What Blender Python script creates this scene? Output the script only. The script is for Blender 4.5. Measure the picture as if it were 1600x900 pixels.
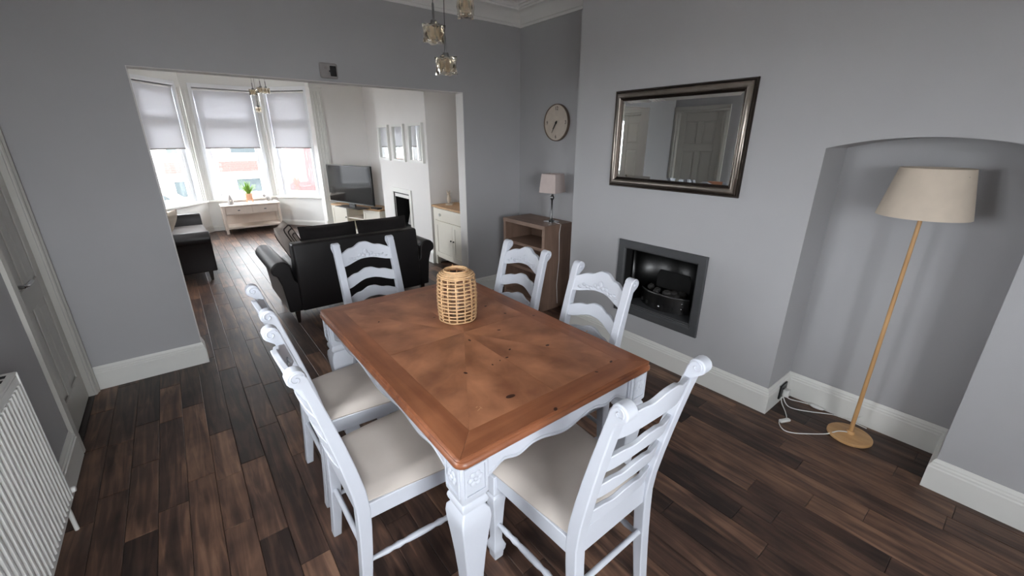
import bpy, bmesh, math, random
from mathutils import Vector, Matrix
random.seed(7)
S = bpy.context.scene
for o in list(bpy.data.objects): bpy.data.objects.remove(o)
C = S.collection
PI = math.pi

# ------------------------------------------------------------------ camera
YAW, PITCH, ROLL, FPX, CAMH = 0.6694, -0.3409, 0.0023, 650.8, 1.60
fwd = Vector((math.sin(YAW)*math.cos(PITCH), math.cos(YAW)*math.cos(PITCH), math.sin(PITCH)))
rgt = Vector((math.cos(YAW), -math.sin(YAW), 0)); up = rgt.cross(fwd)
r2 = math.cos(ROLL)*rgt + math.sin(ROLL)*up; u2 = -math.sin(ROLL)*rgt + math.cos(ROLL)*up
cam = bpy.data.cameras.new('camera'); cam.sensor_width = 36; cam.lens = FPX*36/1600; cam.clip_start = 0.02; cam.clip_end = 300
co = bpy.data.objects.new('camera', cam); C.objects.link(co)
M4 = Matrix.Identity(4)
for i in range(3): M4[i][0], M4[i][1], M4[i][2] = r2[i], u2[i], -fwd[i]
M4[0][3], M4[1][3], M4[2][3] = 0, 0, CAMH
co.matrix_world = M4; S.camera = co

# ------------------------------------------------------------------ world, light, exposure
W = bpy.data.worlds.new('overcast_sky'); S.world = W; W.use_nodes = True
bg = W.node_tree.nodes['Background']; bg.inputs[0].default_value = (0.93, 0.965, 1.0, 1); bg.inputs[1].default_value = 4.0
S.view_settings.view_transform = 'Standard'; S.view_settings.look = 'None'; S.view_settings.gamma = 1
S.view_settings.exposure = 2.65
S.cycles.max_bounces = 20; S.cycles.diffuse_bounces = 12; S.cycles.transparent_max_bounces = 16; S.view_settings.use_curve_mapping = False
def portal(name, loc, d, sx, sy):
    l = bpy.data.lights.new(name, 'AREA'); l.shape = 'RECTANGLE'; l.size = sx; l.size_y = sy; l.cycles.is_portal = True
    o = bpy.data.objects.new(name, l); C.objects.link(o); o.location = loc
    o.rotation_euler = Vector(d).to_track_quat('-Z', 'Z').to_euler(); return o
portal('window_portal', (0.97, 9.56, 1.5), (0, -1, 0), 1.0, 1.9)
portal('window_portal', (0.0, 9.14, 1.5), (0.75, -0.66, 0), 0.9, 1.9)
portal('window_portal', (1.94, 9.14, 1.5), (-0.75, -0.66, 0), 0.9, 1.9)
portal('window_portal', (.05, -1.75, 1.4), (0, 1, 0), 1.32, 1.42)  # portals from here on serve the unseen added windows
portal('window_portal', (-.85, 1.225, 1.475), (1, 0, 0), .77, .97)
portal('window_portal', (-.85, 5.95, 1.5), (1, 0, 0), 1.32, 1.02)

# ------------------------------------------------------------------ materials
MATS = {}
def srgb(*c): return tuple(((v/255)/12.92 if v/255 <= .04045 else ((v/255+.055)/1.055)**2.4) for v in c[:3])+(1,)
def mat(name, col, rough=.5, metal=0, noise=0, nscale=20, bump=0, bscale=150, **kw):
    m = bpy.data.materials.new(name); m.use_nodes = True; MATS[name] = m
    nt = m.node_tree; b = nt.nodes['Principled BSDF']
    b.inputs['Base Color'].default_value = col; b.inputs['Roughness'].default_value = rough; b.inputs['Metallic'].default_value = metal
    for k, v in kw.items(): b.inputs[k.replace('_', ' ')].default_value = v
    if noise or bump:
        tc = nt.nodes.new('ShaderNodeTexCoord')
    if noise:
        n = nt.nodes.new('ShaderNodeTexNoise'); n.inputs['Scale'].default_value = nscale; n.inputs['Detail'].default_value = 5
        mr = nt.nodes.new('ShaderNodeMapRange'); mr.inputs[1].default_value = .3; mr.inputs[2].default_value = .7
        mr.inputs[3].default_value = 1-noise; mr.inputs[4].default_value = 1+noise
        mx = nt.nodes.new('ShaderNodeVectorMath'); mx.operation = 'SCALE'; mx.inputs[0].default_value = col[:3]
        nt.links.new(tc.outputs['Object'], n.inputs['Vector']); nt.links.new(n.outputs['Fac'], mr.inputs[0])
        nt.links.new(mr.outputs[0], mx.inputs['Scale']); nt.links.new(mx.outputs[0], b.inputs['Base Color'])
    if bump:
        n2 = nt.nodes.new('ShaderNodeTexNoise'); n2.inputs['Scale'].default_value = bscale; n2.inputs['Detail'].default_value = 3
        bp = nt.nodes.new('ShaderNodeBump'); bp.inputs['Strength'].default_value = bump; bp.inputs['Distance'].default_value = .002
        nt.links.new(tc.outputs['Object'], n2.inputs['Vector']); nt.links.new(n2.outputs['Fac'], bp.inputs['Height'])
        nt.links.new(bp.outputs[0], b.inputs['Normal'])
    return m
def wood(name, c1, c2, rough=.45, sx=1.5, sy=28, coat=0, blotch=.45):
    """grain along local X (or Y when attr)"""
    m = bpy.data.materials.new(name); m.use_nodes = True; MATS[name] = m
    nt = m.node_tree; b = nt.nodes['Principled BSDF']; b.inputs['Roughness'].default_value = rough; b.inputs['Coat Weight'].default_value = coat
    L = nt.links.new; N = nt.nodes.new
    tc = N('ShaderNodeTexCoord'); mp = N('ShaderNodeMapping'); mp.inputs['Scale'].default_value = (sx, sy, sy)
    n = N('ShaderNodeTexNoise'); n.inputs['Scale'].default_value = 1; n.inputs['Detail'].default_value = 6; n.inputs['Distortion'].default_value = .6
    n2 = N('ShaderNodeTexNoise'); n2.inputs['Scale'].default_value = 5; n2.inputs['Detail'].default_value = 4
    cr = N('ShaderNodeValToRGB'); cr.color_ramp.elements[0].position = .3; cr.color_ramp.elements[1].position = .72
    cr.color_ramp.elements[0].color = c1; cr.color_ramp.elements[1].color = c2
    mx = N('ShaderNodeMath'); mx.operation = 'MULTIPLY_ADD'; mx.inputs[1].default_value = 1-blotch
    m3 = N('ShaderNodeMath'); m3.operation = 'MULTIPLY'; m3.inputs[1].default_value = blotch
    L(tc.outputs['Object'], mp.inputs['Vector']); L(mp.outputs[0], n.inputs['Vector']); L(tc.outputs['Object'], n2.inputs['Vector'])
    L(n2.outputs['Fac'], m3.inputs[0]); L(n.outputs['Fac'], mx.inputs[0]); L(m3.outputs[0], mx.inputs[2])
    L(mx.outputs[0], cr.inputs['Fac'])
    out = cr.outputs[0]
    L(out, b.inputs['Base Color'])
    bp = N('ShaderNodeBump'); bp.inputs['Strength'].default_value = .08; bp.inputs['Distance'].default_value = .001
    L(n.outputs['Fac'], bp.inputs['Height']); L(bp.outputs[0], b.inputs['Normal'])
    return m
def floor_mat():
    m = bpy.data.materials.new('floor_laminate'); m.use_nodes = True; MATS['floor'] = m
    nt = m.node_tree; b = nt.nodes['Principled BSDF']; L = nt.links.new; N = nt.nodes.new
    b.inputs['Roughness'].default_value = .42; b.inputs['Specular IOR Level'].default_value = .4
    at = N('ShaderNodeAttribute'); at.attribute_name = 'tone'
    geo = N('ShaderNodeNewGeometry'); mp = N('ShaderNodeMapping'); mp.inputs['Scale'].default_value = (26, 2.2, 1)
    ad = N('ShaderNodeVectorMath'); ad.operation = 'ADD'
    sc = N('ShaderNodeVectorMath'); sc.operation = 'SCALE'; sc.inputs[0].default_value = (13.1, 7.3, 31)
    L(at.outputs['Fac'], sc.inputs['Scale']); L(geo.outputs['Position'], ad.inputs[0]); L(sc.outputs[0], ad.inputs[1]); L(ad.outputs[0], mp.inputs['Vector'])
    n = N('ShaderNodeTexNoise'); n.inputs['Scale'].default_value = 1; n.inputs['Detail'].default_value = 7; n.inputs['Distortion'].default_value = 1.2
    L(mp.outputs[0], n.inputs['Vector'])
    n2 = N('ShaderNodeTexNoise'); n2.inputs['Scale'].default_value = 4.5; n2.inputs['Detail'].default_value = 3; L(ad.outputs[0], n2.inputs['Vector'])
    a1 = N('ShaderNodeMath'); a1.operation = 'MULTIPLY_ADD'; a1.inputs[1].default_value = 1.2; L(n.outputs['Fac'], a1.inputs[0])
    a0 = N('ShaderNodeMath'); a0.operation = 'MULTIPLY_ADD'; a0.inputs[1].default_value = .7; a0.inputs[2].default_value = -.68; L(n2.outputs['Fac'], a0.inputs[0])
    a2 = N('ShaderNodeMath'); a2.operation = 'MULTIPLY_ADD'; a2.inputs[1].default_value = .44; L(at.outputs['Fac'], a2.inputs[0]); L(a0.outputs[0], a2.inputs[2])
    L(a2.outputs[0], a1.inputs[2])
    cr = N('ShaderNodeValToRGB'); e = cr.color_ramp.elements
    e[0].position = .2; e[0].color = srgb(44, 33, 29); e[1].position = .95; e[1].color = srgb(138, 106, 86)
    k = e.new(.5); k.color = srgb(78, 58, 49); k = e.new(.72); k.color = srgb(110, 82, 66)
    L(a1.outputs[0], cr.inputs['Fac']); L(cr.outputs[0], b.inputs['Base Color'])
    bp = N('ShaderNodeBump'); bp.inputs['Strength'].default_value = .12; bp.inputs['Distance'].default_value = .001
    L(n.outputs['Fac'], bp.inputs['Height']); L(bp.outputs[0], b.inputs['Normal'])
    return m
def thin_glass(name, tint=(1, 1, 1, 1), gl=.08):
    m = bpy.data.materials.new(name); m.use_nodes = True; MATS[name] = m; nt = m.node_tree
    nt.nodes.remove(nt.nodes['Principled BSDF']); out = nt.nodes['Material Output']
    t = nt.nodes.new('ShaderNodeBsdfTransparent'); t.inputs[0].default_value = tint
    g = nt.nodes.new('ShaderNodeBsdfGlossy'); g.inputs['Roughness'].default_value = .02
    mx = nt.nodes.new('ShaderNodeMixShader'); mx.inputs[0].default_value = gl
    nt.links.new(t.outputs[0], mx.inputs[1]); nt.links.new(g.outputs[0], mx.inputs[2]); nt.links.new(mx.outputs[0], out.inputs[0])
def fabric_translucent(name, col, f):
    m = bpy.data.materials.new(name); m.use_nodes = True; MATS[name] = m; nt = m.node_tree
    nt.nodes.remove(nt.nodes['Principled BSDF']); out = nt.nodes['Material Output']
    d = nt.nodes.new('ShaderNodeBsdfDiffuse'); d.inputs[0].default_value = col
    t = nt.nodes.new('ShaderNodeBsdfTranslucent'); t.inputs[0].default_value = col
    n = nt.nodes.new('ShaderNodeTexNoise'); n.inputs['Scale'].default_value = 600
    bp = nt.nodes.new('ShaderNodeBump'); bp.inputs['Strength'].default_value = .05; nt.links.new(n.outputs['Fac'], bp.inputs['Height']); nt.links.new(bp.outputs[0], d.inputs['Normal'])
    mx = nt.nodes.new('ShaderNodeMixShader'); mx.inputs[0].default_value = f
    nt.links.new(d.outputs[0], mx.inputs[1]); nt.links.new(t.outputs[0], mx.inputs[2]); nt.links.new(mx.outputs[0], out.inputs[0])

mat('wall_grey', srgb(172, 172, 174), .75, noise=.02, nscale=2.5, bump=.08, bscale=90)
mat('wall_light', srgb(226, 224, 222), .75, noise=.015, nscale=2.5, bump=.08, bscale=90)
mat('wall_white', srgb(228, 228, 226), .7, noise=.01, nscale=3)
mat('ceiling', srgb(228, 227, 224), .85, noise=.02, nscale=3)
mat('gloss_white', srgb(222, 222, 218), .35, noise=.015, nscale=6)
mat('door_grey', srgb(186, 184, 178), .4, noise=.015, nscale=6)
mat('upvc', srgb(238, 240, 243), .3, noise=.01, nscale=5)
mat('chair_white', srgb(197, 201, 210), .42, noise=.02, nscale=9, bump=.1, bscale=60)
mat('seat_fabric', srgb(198, 189, 181), .9, noise=.04, nscale=8, bump=.25, bscale=700)
mat('leather', srgb(30, 27, 28), .42, noise=.1, nscale=6, bump=.2, bscale=180)
mat('black_fabric', srgb(26, 22, 23), .85, noise=.12, nscale=12, bump=.3, bscale=500)
mat('grey_fabric', srgb(150, 145, 143), .9, noise=.05, nscale=14, bump=.3, bscale=500)
mat('cushion_grey', srgb(186, 176, 168), .9, noise=.05, nscale=14, bump=.3, bscale=500)
mat('dark_wood', srgb(38, 28, 24), .4, noise=.1, nscale=20)
mat('cream_paint', srgb(226, 222, 210), .45, noise=.02, nscale=7)
mat('cream_inside', srgb(205, 190, 150), .6, noise=.03, nscale=7)
mat('coffee_paint', srgb(214, 200, 188), .5, noise=.03, nscale=9)
mat('metal_chrome', srgb(200, 200, 202), .18, 1, noise=.03, nscale=20)
mat('metal_brushed', srgb(120, 120, 120), .32, 1, noise=.08, nscale=30)
mat('metal_dark', srgb(70, 70, 70), .38, 1, noise=.06, nscale=30)
mat('pewter', srgb(150, 142, 134), .3, 1, noise=.1, nscale=16)
mat('pewter_dark', srgb(66, 58, 53), .35, .9, noise=.1, nscale=16)
mat('mirror', (0.82, 0.84, 0.83, 1), .01, 1, noise=.005, nscale=2)
mat('black_plastic', srgb(16, 16, 18), .35, noise=.05, nscale=20)
mat('soot_gap_dark', srgb(14, 13, 13), .8, noise=.2, nscale=15)
mat('screen', srgb(8, 9, 12), .08, noise=.02, nscale=5)
mat('white_plastic', srgb(225, 225, 222), .4, noise=.01, nscale=9)
mat('sensor_grey', srgb(150, 146, 145), .5, noise=.02, nscale=20)
mat('lamp_linen', srgb(205, 192, 176), .9, noise=.03, nscale=20, bump=.2, bscale=600)
mat('fire_frame', srgb(72, 73, 75), .45, noise=.05, nscale=30)
mat('lamp_pink', srgb(198, 184, 179), .9, noise=.03, nscale=20, bump=.2, bscale=600)
mat('clock_face', srgb(190, 178, 164), .6, noise=.06, nscale=30)
mat('clock_rim', srgb(122, 106, 92), .5, noise=.1, nscale=30)
mat('ink', srgb(30, 28, 27), .6, noise=.05, nscale=30)
mat('coal', srgb(45, 43, 42), .7, noise=.3, nscale=30)
mat('terracotta', srgb(208, 160, 130), .7, noise=.06, nscale=20)
mat('leaf', srgb(120, 160, 62), .5, noise=.2, nscale=18)
mat('stone', srgb(150, 148, 146), .8, noise=.12, nscale=40)
mat('rattan', srgb(203, 166, 124), .55, noise=.14, nscale=60)
mat('rattan_dark', srgb(150, 112, 76), .6, noise=.14, nscale=60)
mat('render_white', srgb(236, 234, 230), .9, noise=.03, nscale=2)
mat('brick', srgb(98, 74, 70), .9, noise=.12, nscale=5)
mat('mortar', srgb(112, 98, 94), .95, noise=.05, nscale=9)
mat('fence_red', srgb(98, 64, 64), .85, noise=.12, nscale=6)
mat('tarmac', srgb(70, 70, 71), .95, noise=.08, nscale=8)
mat('car_silver', srgb(112, 112, 118), .3, .4, noise=.02, nscale=4)
mat('house_glass', srgb(66, 74, 76), .1, noise=.05, nscale=3)
mat('paving', srgb(140, 137, 132), .95, noise=.06, nscale=3)
mat('roof_slate', srgb(90, 90, 95), .8, noise=.1, nscale=6)
mat('knot', srgb(62, 32, 20), .5, noise=.2, nscale=120)
mat('scuff', srgb(186, 140, 104), .6, noise=.1, nscale=100)
mat('stripe', srgb(62, 54, 50), .9, noise=.05, nscale=100)
wood('table_wood', srgb(108, 62, 40), srgb(190, 130, 94), .4, 7, 12, blotch=.6)
wood('table_edge', srgb(108, 60, 37), srgb(166, 106, 72), .38, 2.2, 26)
wood('oak', srgb(168, 130, 92), srgb(206, 168, 126), .5, 2, 30)
wood('lamp_wood', srgb(176, 132, 84), srgb(214, 172, 122), .5, 30, 3)
wood('brown_laminate', srgb(112, 89, 76), srgb(148, 122, 106), .5, 20, 2.0)
floor_mat()
thin_glass('pane', gl=.06)
mat('amber_glass', (1, .93, .80, 1), .03, Transmission_Weight=1.0, IOR=1.46, bump=.1, bscale=40)
thin_glass('clear_glass', (0.96, 0.96, .96, 1), .14)
fabric_translucent('blind', srgb(220, 220, 223), .20)

# ------------------------------------------------------------------ mesh helpers
class MB:
    def __init__(s): s.v = []; s.f = []
    def add(s, v, f):
        k = len(s.v); s.v += [tuple(p) for p in v]; s.f += [tuple(i+k for i in q) for q in f]; return s
    def box(s, x0, x1, y0, y1, z0, z1):
        return s.add([(x0,y0,z0),(x1,y0,z0),(x1,y1,z0),(x0,y1,z0),(x0,y0,z1),(x1,y0,z1),(x1,y1,z1),(x0,y1,z1)],
                     [(0,3,2,1),(4,5,6,7),(0,1,5,4),(1,2,6,5),(2,3,7,6),(3,0,4,7)])
    def prism(s, pts, ax, a0, a1):
        n = len(pts)
        def mk(p, a): return {'x': (a, p[0], p[1]), 'y': (p[0], a, p[1]), 'z': (p[0], p[1], a)}[ax]
        return s.add([mk(p, a0) for p in pts]+[mk(p, a1) for p in pts],
                     [tuple(range(n))[::-1], tuple(range(n, 2*n))]+[(i, (i+1) % n, n+(i+1) % n, n+i) for i in range(n)])
    def tube(s, pts, r, n=8, closed=False, cap=True):
        pts = [Vector(p) for p in pts]; m = len(pts); rs = r if isinstance(r, (list, tuple)) else [r]*m
        V = []; prev = None
        for i, p in enumerate(pts):
            if closed: t = pts[(i+1) % m]-pts[i-1]
            else: t = pts[min(i+1, m-1)]-pts[max(i-1, 0)]
            t = t.normalized() if t.length > 1e-9 else Vector((0, 0, 1))
            if prev is None: a = t.orthogonal().normalized()
            else:
                a = prev-t*prev.dot(t); a = a.normalized() if a.length > 1e-6 else t.orthogonal().normalized()
            prev = a; b = t.cross(a)
            V += [p+(a*math.cos(2*PI*k/n)+b*math.sin(2*PI*k/n))*rs[i] for k in range(n)]
        F = []
        for i in range(m if closed else m-1):
            j = (i+1) % m
            F += [(i*n+k, i*n+(k+1) % n, j*n+(k+1) % n, j*n+k) for k in range(n)]
        if not closed and cap: F += [tuple(range(n))[::-1], tuple((m-1)*n+k for k in range(n))]
        return s.add(V, F)
    def lathe(s, prof, n=20, c=(0, 0, 0), sq=False, rot=0):
        V = []; F = []; k4 = 4 if sq else n; q = math.sqrt(2) if sq else 1; a0 = PI/4 if sq else rot
        for r, z in prof: V += [(c[0]+r*q*math.cos(a0+2*PI*k/k4), c[1]+r*q*math.sin(a0+2*PI*k/k4), c[2]+z) for k in range(k4)]
        for i in range(len(prof)-1): F += [(i*k4+k, i*k4+(k+1) % k4, (i+1)*k4+(k+1) % k4, (i+1)*k4+k) for k in range(k4)]
        if prof[0][0] > 1e-5: F.append(tuple(range(k4))[::-1])
        if prof[-1][0] > 1e-5: F.append(tuple((len(prof)-1)*k4+k for k in range(k4)))
        return s.add(V, F)
    def ball(s, c, r, n=12, m=8):
        if not isinstance(r, (tuple, list)): r = (r, r, r)
        V = [(c[0], c[1], c[2]-r[2])]; F = []
        for i in range(1, m):
            a = -PI/2+PI*i/m
            V += [(c[0]+r[0]*math.cos(a)*math.cos(2*PI*k/n), c[1]+r[1]*math.cos(a)*math.sin(2*PI*k/n), c[2]+r[2]*math.sin(a)) for k in range(n)]
        V.append((c[0], c[1], c[2]+r[2])); e = len(V)-1
        F += [(0, 1+(k+1) % n, 1+k) for k in range(n)]
        for i in range(m-2): F += [(1+i*n+k, 1+i*n+(k+1) % n, 1+(i+1)*n+(k+1) % n, 1+(i+1)*n+k) for k in range(n)]
        F += [(1+(m-2)*n+k, 1+(m-2)*n+(k+1) % n, e) for k in range(n)]
        return s.add(V, F)
    def frame(s, x0, x1, y0, y1, z0, z1, w, wz=None, bars=()):
        """rectangular frame in the xz plane without overlapping faces; bars = extra (z0, z1) cross bars"""
        wz = wz or w; s.box(x0, x0+w, y0, y1, z0, z1); s.box(x1-w, x1, y0, y1, z0, z1)
        for a, b in [(z0, z0+wz), (z1-wz, z1)]+list(bars): s.box(x0+w, x1-w, y0, y1, a, b)
        return s
    def sweep(s, prof, path, closed=False):
        """profile of (offset to the left of travel, z), path of (x, y); mitred"""
        P = [Vector(p) for p in path]; m = len(P); n = len(prof); V = []
        for i in range(m):
            d0 = (P[i]-P[i-1]).normalized() if (i > 0 or closed) else None
            d1 = (P[(i+1) % m]-P[i]).normalized() if (i < m-1 or closed) else None
            if d0 is None: d0 = d1
            if d1 is None: d1 = d0
            n0 = Vector((-d0.y, d0.x)); n1 = Vector((-d1.y, d1.x)); mi = (n0+n1); mi = mi/(1+n0.dot(n1)) if mi.length > 1e-6 else n0
            V += [(P[i].x+mi.x*o, P[i].y+mi.y*o, z) for o, z in prof]
        F = []
        for i in range(m if closed else m-1):
            j = (i+1) % m; F += [(i*n+k, i*n+(k+1) % n, j*n+(k+1) % n, j*n+k) for k in range(n)]
        if not closed: F += [tuple(range(n))[::-1], tuple((m-1)*n+k for k in range(n))]
        return s.add(V, F)
    def pillow(s, w, h, t, n=12, c=(0, 0, 0), p=2.6, pinch=.06):
        V = []; F = []; ks = {}
        for sd in (1, -1):
            for i in range(n+1):
                for j in range(n+1):
                    u = -1+2*i/n; v = -1+2*j/n
                    z = t/2*((1-abs(u)**p)*(1-abs(v)**p))**.5
                    if sd == -1 and (i in (0, n) or j in (0, n)): ks[(sd, i, j)] = ks[(1, i, j)]; continue
                    ks[(sd, i, j)] = len(V)
                    fu = 1-pinch*(1-v*v); fu = 1-pinch*(1-abs(v)**2)*abs(u); fv = 1-pinch*(1-abs(u)**2)*abs(v)
                    V.append((c[0]+u*w/2*fu, c[1]+v*h/2*fv, c[2]+sd*z))
            for i in range(n):
                for j in range(n):
                    q = (ks[(sd, i, j)], ks[(sd, i+1, j)], ks[(sd, i+1, j+1)], ks[(sd, i, j+1)])
                    F.append(q if sd == 1 else q[::-1])
        return s.add(V, F)
    def build(s, name, m, parent=None, loc=(0, 0, 0), rot=(0, 0, 0), bevel=0, seg=2, smooth=None, fix=True):
        me = bpy.data.meshes.new(name); me.from_pydata(s.v, [], s.f); me.update()
        if fix:
            bm = bmesh.new(); bm.from_mesh(me); bmesh.ops.recalc_face_normals(bm, faces=bm.faces); bm.to_mesh(me); bm.free()
        me.materials.append(MATS[m])
        if smooth: me.shade_smooth(); me.set_sharp_from_angle(angle=math.radians(smooth))
        o = bpy.data.objects.new(name, me); C.objects.link(o); o.parent = parent; o.location = loc; o.rotation_euler = rot
        if bevel:
            b = o.modifiers.new('bevel', 'BEVEL'); b.width = bevel; b.segments = seg; b.limit_method = 'ANGLE'; b.angle_limit = math.radians(40)
            b.harden_normals = False
            me.shade_smooth(); me.set_sharp_from_angle(angle=math.radians(smooth or 35))
        return o
def tag(o, label, cat, group=None):
    o['label'] = label; o['category'] = cat
    if group: o['group'] = group
    return o
def thing(name, label, cat, loc=(0, 0, 0), rz=0, group=None):
    o = bpy.data.objects.new(name, None); C.objects.link(o); o.location = loc; o.rotation_euler = (0, 0, rz); o.empty_display_size = .1
    return tag(o, label, cat, group)
def struct(o, label=None):
    o['kind'] = 'structure'
    if label: o['label'] = label
    return o
def copy_tree(o, parent=None):
    c = o.copy(); C.objects.link(c); c.parent = parent
    for ch in list(o.children): copy_tree(ch, c)
    return c
def place(o, loc, rz, label=None):
    o.location = loc; o.rotation_euler = (0, 0, rz)
    if label: o['label'] = label
    return o

# ------------------------------------------------------------------ dimensions
XL, YB, T = -0.70, 3.653, 0.13
XO1, XO2, ZO = -0.087, 2.299, 2.0215
XC, XA, XR, XE = 2.604, 2.947, 2.99, 3.20
YC1, YC2, YA2 = 2.466, 0.753, -0.003
YR = -1.60
ZC, ZCOV = 2.80, 2.638
YF, XRL = 8.30, 3.05
LCX, LC0, LC1 = 2.60, 5.02, 6.62

# ------------------------------------------------------------------ floor with planks
fl = MB().box(XL-.1, XE, YR-.1, 9.55, -.16, -.012).build('floor', 'soot_gap_dark'); struct(fl, 'dark brown wood laminate floor running through both rooms')
planks = []; PW = .112
x = XL
def col_ok(a, y):   # keep planks inside the house outline
    return True
while x < XRL-.005:
    x1 = min(x+PW, XRL); y = YR+random.uniform(-.8, 0)
    while y < 9.4:
        ln = random.choice((.42, .6, .78, .95, 1.2))*random.uniform(.85, 1.15); y1 = y+ln
        a, b = max(y, YR), min(y1, 9.4)
        if b-a > .02: planks.append((x, x1, a, b, random.random()))
        y = y1
    x = x1
def vis(p):
    cx, cy = (p[0]+p[1])/2, (p[2]+p[3])/2
    f = cx*math.sin(YAW)+cy*math.cos(YAW)
    if f < .3: return 1e9
    lat = cx*math.cos(YAW)-cy*math.sin(YAW)
    dpt = f*math.cos(PITCH)+1.6*math.sin(-PITCH)
    u = lat/dpt*FPX; v = (f*math.sin(-PITCH)*-1+1.6*math.cos(PITCH))/dpt*FPX
    if abs(u) > 830 or v > 520: return 1e8+f
    if cy > YB and not (XO1-.1 < XO1 and -.35+.0*cy < cx/cy*3.65 < 2.4): return 1e7+f
    return f
planks.sort(key=vis)
def plank_mesh(name, ps):
    V = []; F = []; tn = []
    g = .0009
    for (a, b, c, d, t) in ps:
        k = len(V); h = 0.0; e = .0022
        V += [(a+g, c+g, -.012), (b-g, c+g, -.012), (b-g, d-g, -.012), (a+g, d-g, -.012), (a+g, c+g, h-.0012), (b-g, c+g, h-.0012), (b-g, d-g, h-.0012), (a+g, d-g, h-.0012),
              (a+g+e, c+g+e, h), (b-g-e, c+g+e, h), (b-g-e, d-g-e, h), (a+g+e, d-g-e, h)]
        fs = [(8, 9, 10, 11)]+[(i, (i+1) % 4, 4+(i+1) % 4, 4+i) for i in range(4)]+[(4+i, 4+(i+1) % 4, 8+(i+1) % 4, 8+i) for i in range(4)]
        F += [tuple(i+k for i in q) for q in fs]; tn += [t]*len(fs)
    me = bpy.data.meshes.new(name); me.from_pydata(V, [], F); me.update()
    at = me.attributes.new('tone', 'FLOAT', 'FACE'); at.data.foreach_set('value', tn)
    me.materials.append(MATS['floor'])
    o = bpy.data.objects.new(name, me); C.objects.link(o); o.parent = fl; return o
for p in planks[:300]: plank_mesh('plank', [p])
o = plank_mesh('planks_beyond', planks[300:]); o['kind'] = 'stuff'

# ------------------------------------------------------------------ walls
struct(MB().box(XL-.1, XE, YR-.1, 9.7, ZC, ZC+.1).build('ceiling', 'ceiling'), 'pale ceiling')
# left wall with two door openings
D1 = (2.93, 3.57); D2 = (3.86, 4.58); DH = 1.975
m = MB()
LW = (.85, 1.60, 1.0, 1.95)   # unseen window added above the radiator to light the dining room
m.box(XL-.14, XL, YR, LW[0], 0, ZC); m.box(XL-.14, XL, LW[1], D1[0], 0, ZC); m.box(XL-.14, XL, LW[0], LW[1], 0, LW[2]); m.box(XL-.14, XL, LW[0], LW[1], LW[3], ZC); m.box(XL-.14, XL, D1[0], D1[1], DH, ZC); m.box(XL-.14, XL, D1[1], YB+.065, 0, ZC)
struct(m.build('wall_left', 'wall_grey'), 'grey painted side wall with the radiator')
m = MB(); m.box(XL-.14, XL, YB+.065, D2[0], 0, ZC); m.box(XL-.14, XL, D2[0], D2[1], DH, ZC); 
LV = (5.3, 6.6, 1.0, 2.0)   # unseen side window added to brighten the living room
m.box(XL-.14, XL, D2[1], LV[0], 0, ZC); m.box(XL-.14, XL, LV[1], YF, 0, ZC); m.box(XL-.14, XL, LV[0], LV[1], 0, LV[2]); m.box(XL-.14, XL, LV[0], LV[1], LV[3], ZC)
struct(m.build('wall_lounge_left', 'wall_light'), 'pale wall of the living room behind the sofa')
# divider: inverted U
m = MB().prism([(XL, 0), (XO1, 0), (XO1, ZO), (XO2, ZO), (XO2, 0), (XR+.01, 0), (XR+.01, ZC), (XL, ZC)], 'y', YB, YB+T-.012)
wd = struct(m.build('wall_divider', 'wall_grey'), 'grey wall with the wide opening to the living room')
# pale lounge side; reveal coloured pale too, for light falling from the lounge
m = MB().prism([(XL, 0), (XO1, 0), (XO1, ZO), (XO2, ZO), (XO2, 0), (XRL, 0), (XRL, ZC), (XL, ZC)], 'y', YB+T-.012, YB+T)
m.box(XO2-.004, XO2, YB+.004, YB+T, 0, ZO); m.box(XO1, XO1+.004, YB+.004, YB+T, 0, ZO); m.box(XO1, XO2, YB+.004, YB+T, ZO-.004, ZO)
struct(m.build('wall_divider_reveal', 'wall_light'), 'reveal of the opening, coloured pale for the living room light')
# chimney breast wall with arch and hearth hole
FY0, FY1, FZ0, FZ1 = 1.30, 1.885, .385, .838
m = MB()
m.box(XC, XE, YC2, FY0, 0, ZC); m.box(XC, XE, FY1, YC1, 0, ZC); m.box(XC, XE, FY0, FY1, 0, FZ0); m.box(XC, XE, FY0, FY1, FZ1, ZC)
m.box(XC, XE, YR, YA2, 0, ZC)
arch = [(YA2+(YC2-YA2)*i/20, 1.565+.052*(1-(2*i/20-1)**2)) for i in range(21)]
m.prism(arch+[(YC2, ZC), (YA2, ZC)], 'x', XC, XE)
m.box(XA, XE, YA2, YC2, 0, 1.64)
struct(m.build('wall_right', 'wall_grey'), 'grey chimney breast wall with an arched alcove')
struct(MB().box(XR, XE, YC1, YB, 0, ZC).build('wall_recess', 'wall_grey'), 'grey recess wall with the clock')
struct(MB().box(XC+.3, XE, FY0-.05, FY1+.05, FZ0-.05, FZ1+.05).build('wall_hearth', 'soot_gap_dark'))
# rear wall with an unseen window added behind the camera as fill light
RW = (-.60, .70, .7, 2.1)
m = MB(); m.box(XL-.1, RW[0], YR-.14, YR, 0, ZC); m.box(RW[1], XE, YR-.14, YR, 0, ZC); m.box(RW[0], RW[1], YR-.14, YR, 0, RW[2]); m.box(RW[0], RW[1], YR-.14, YR, RW[3], ZC)
struct(m.build('wall_rear', 'wall_grey'))
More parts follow.
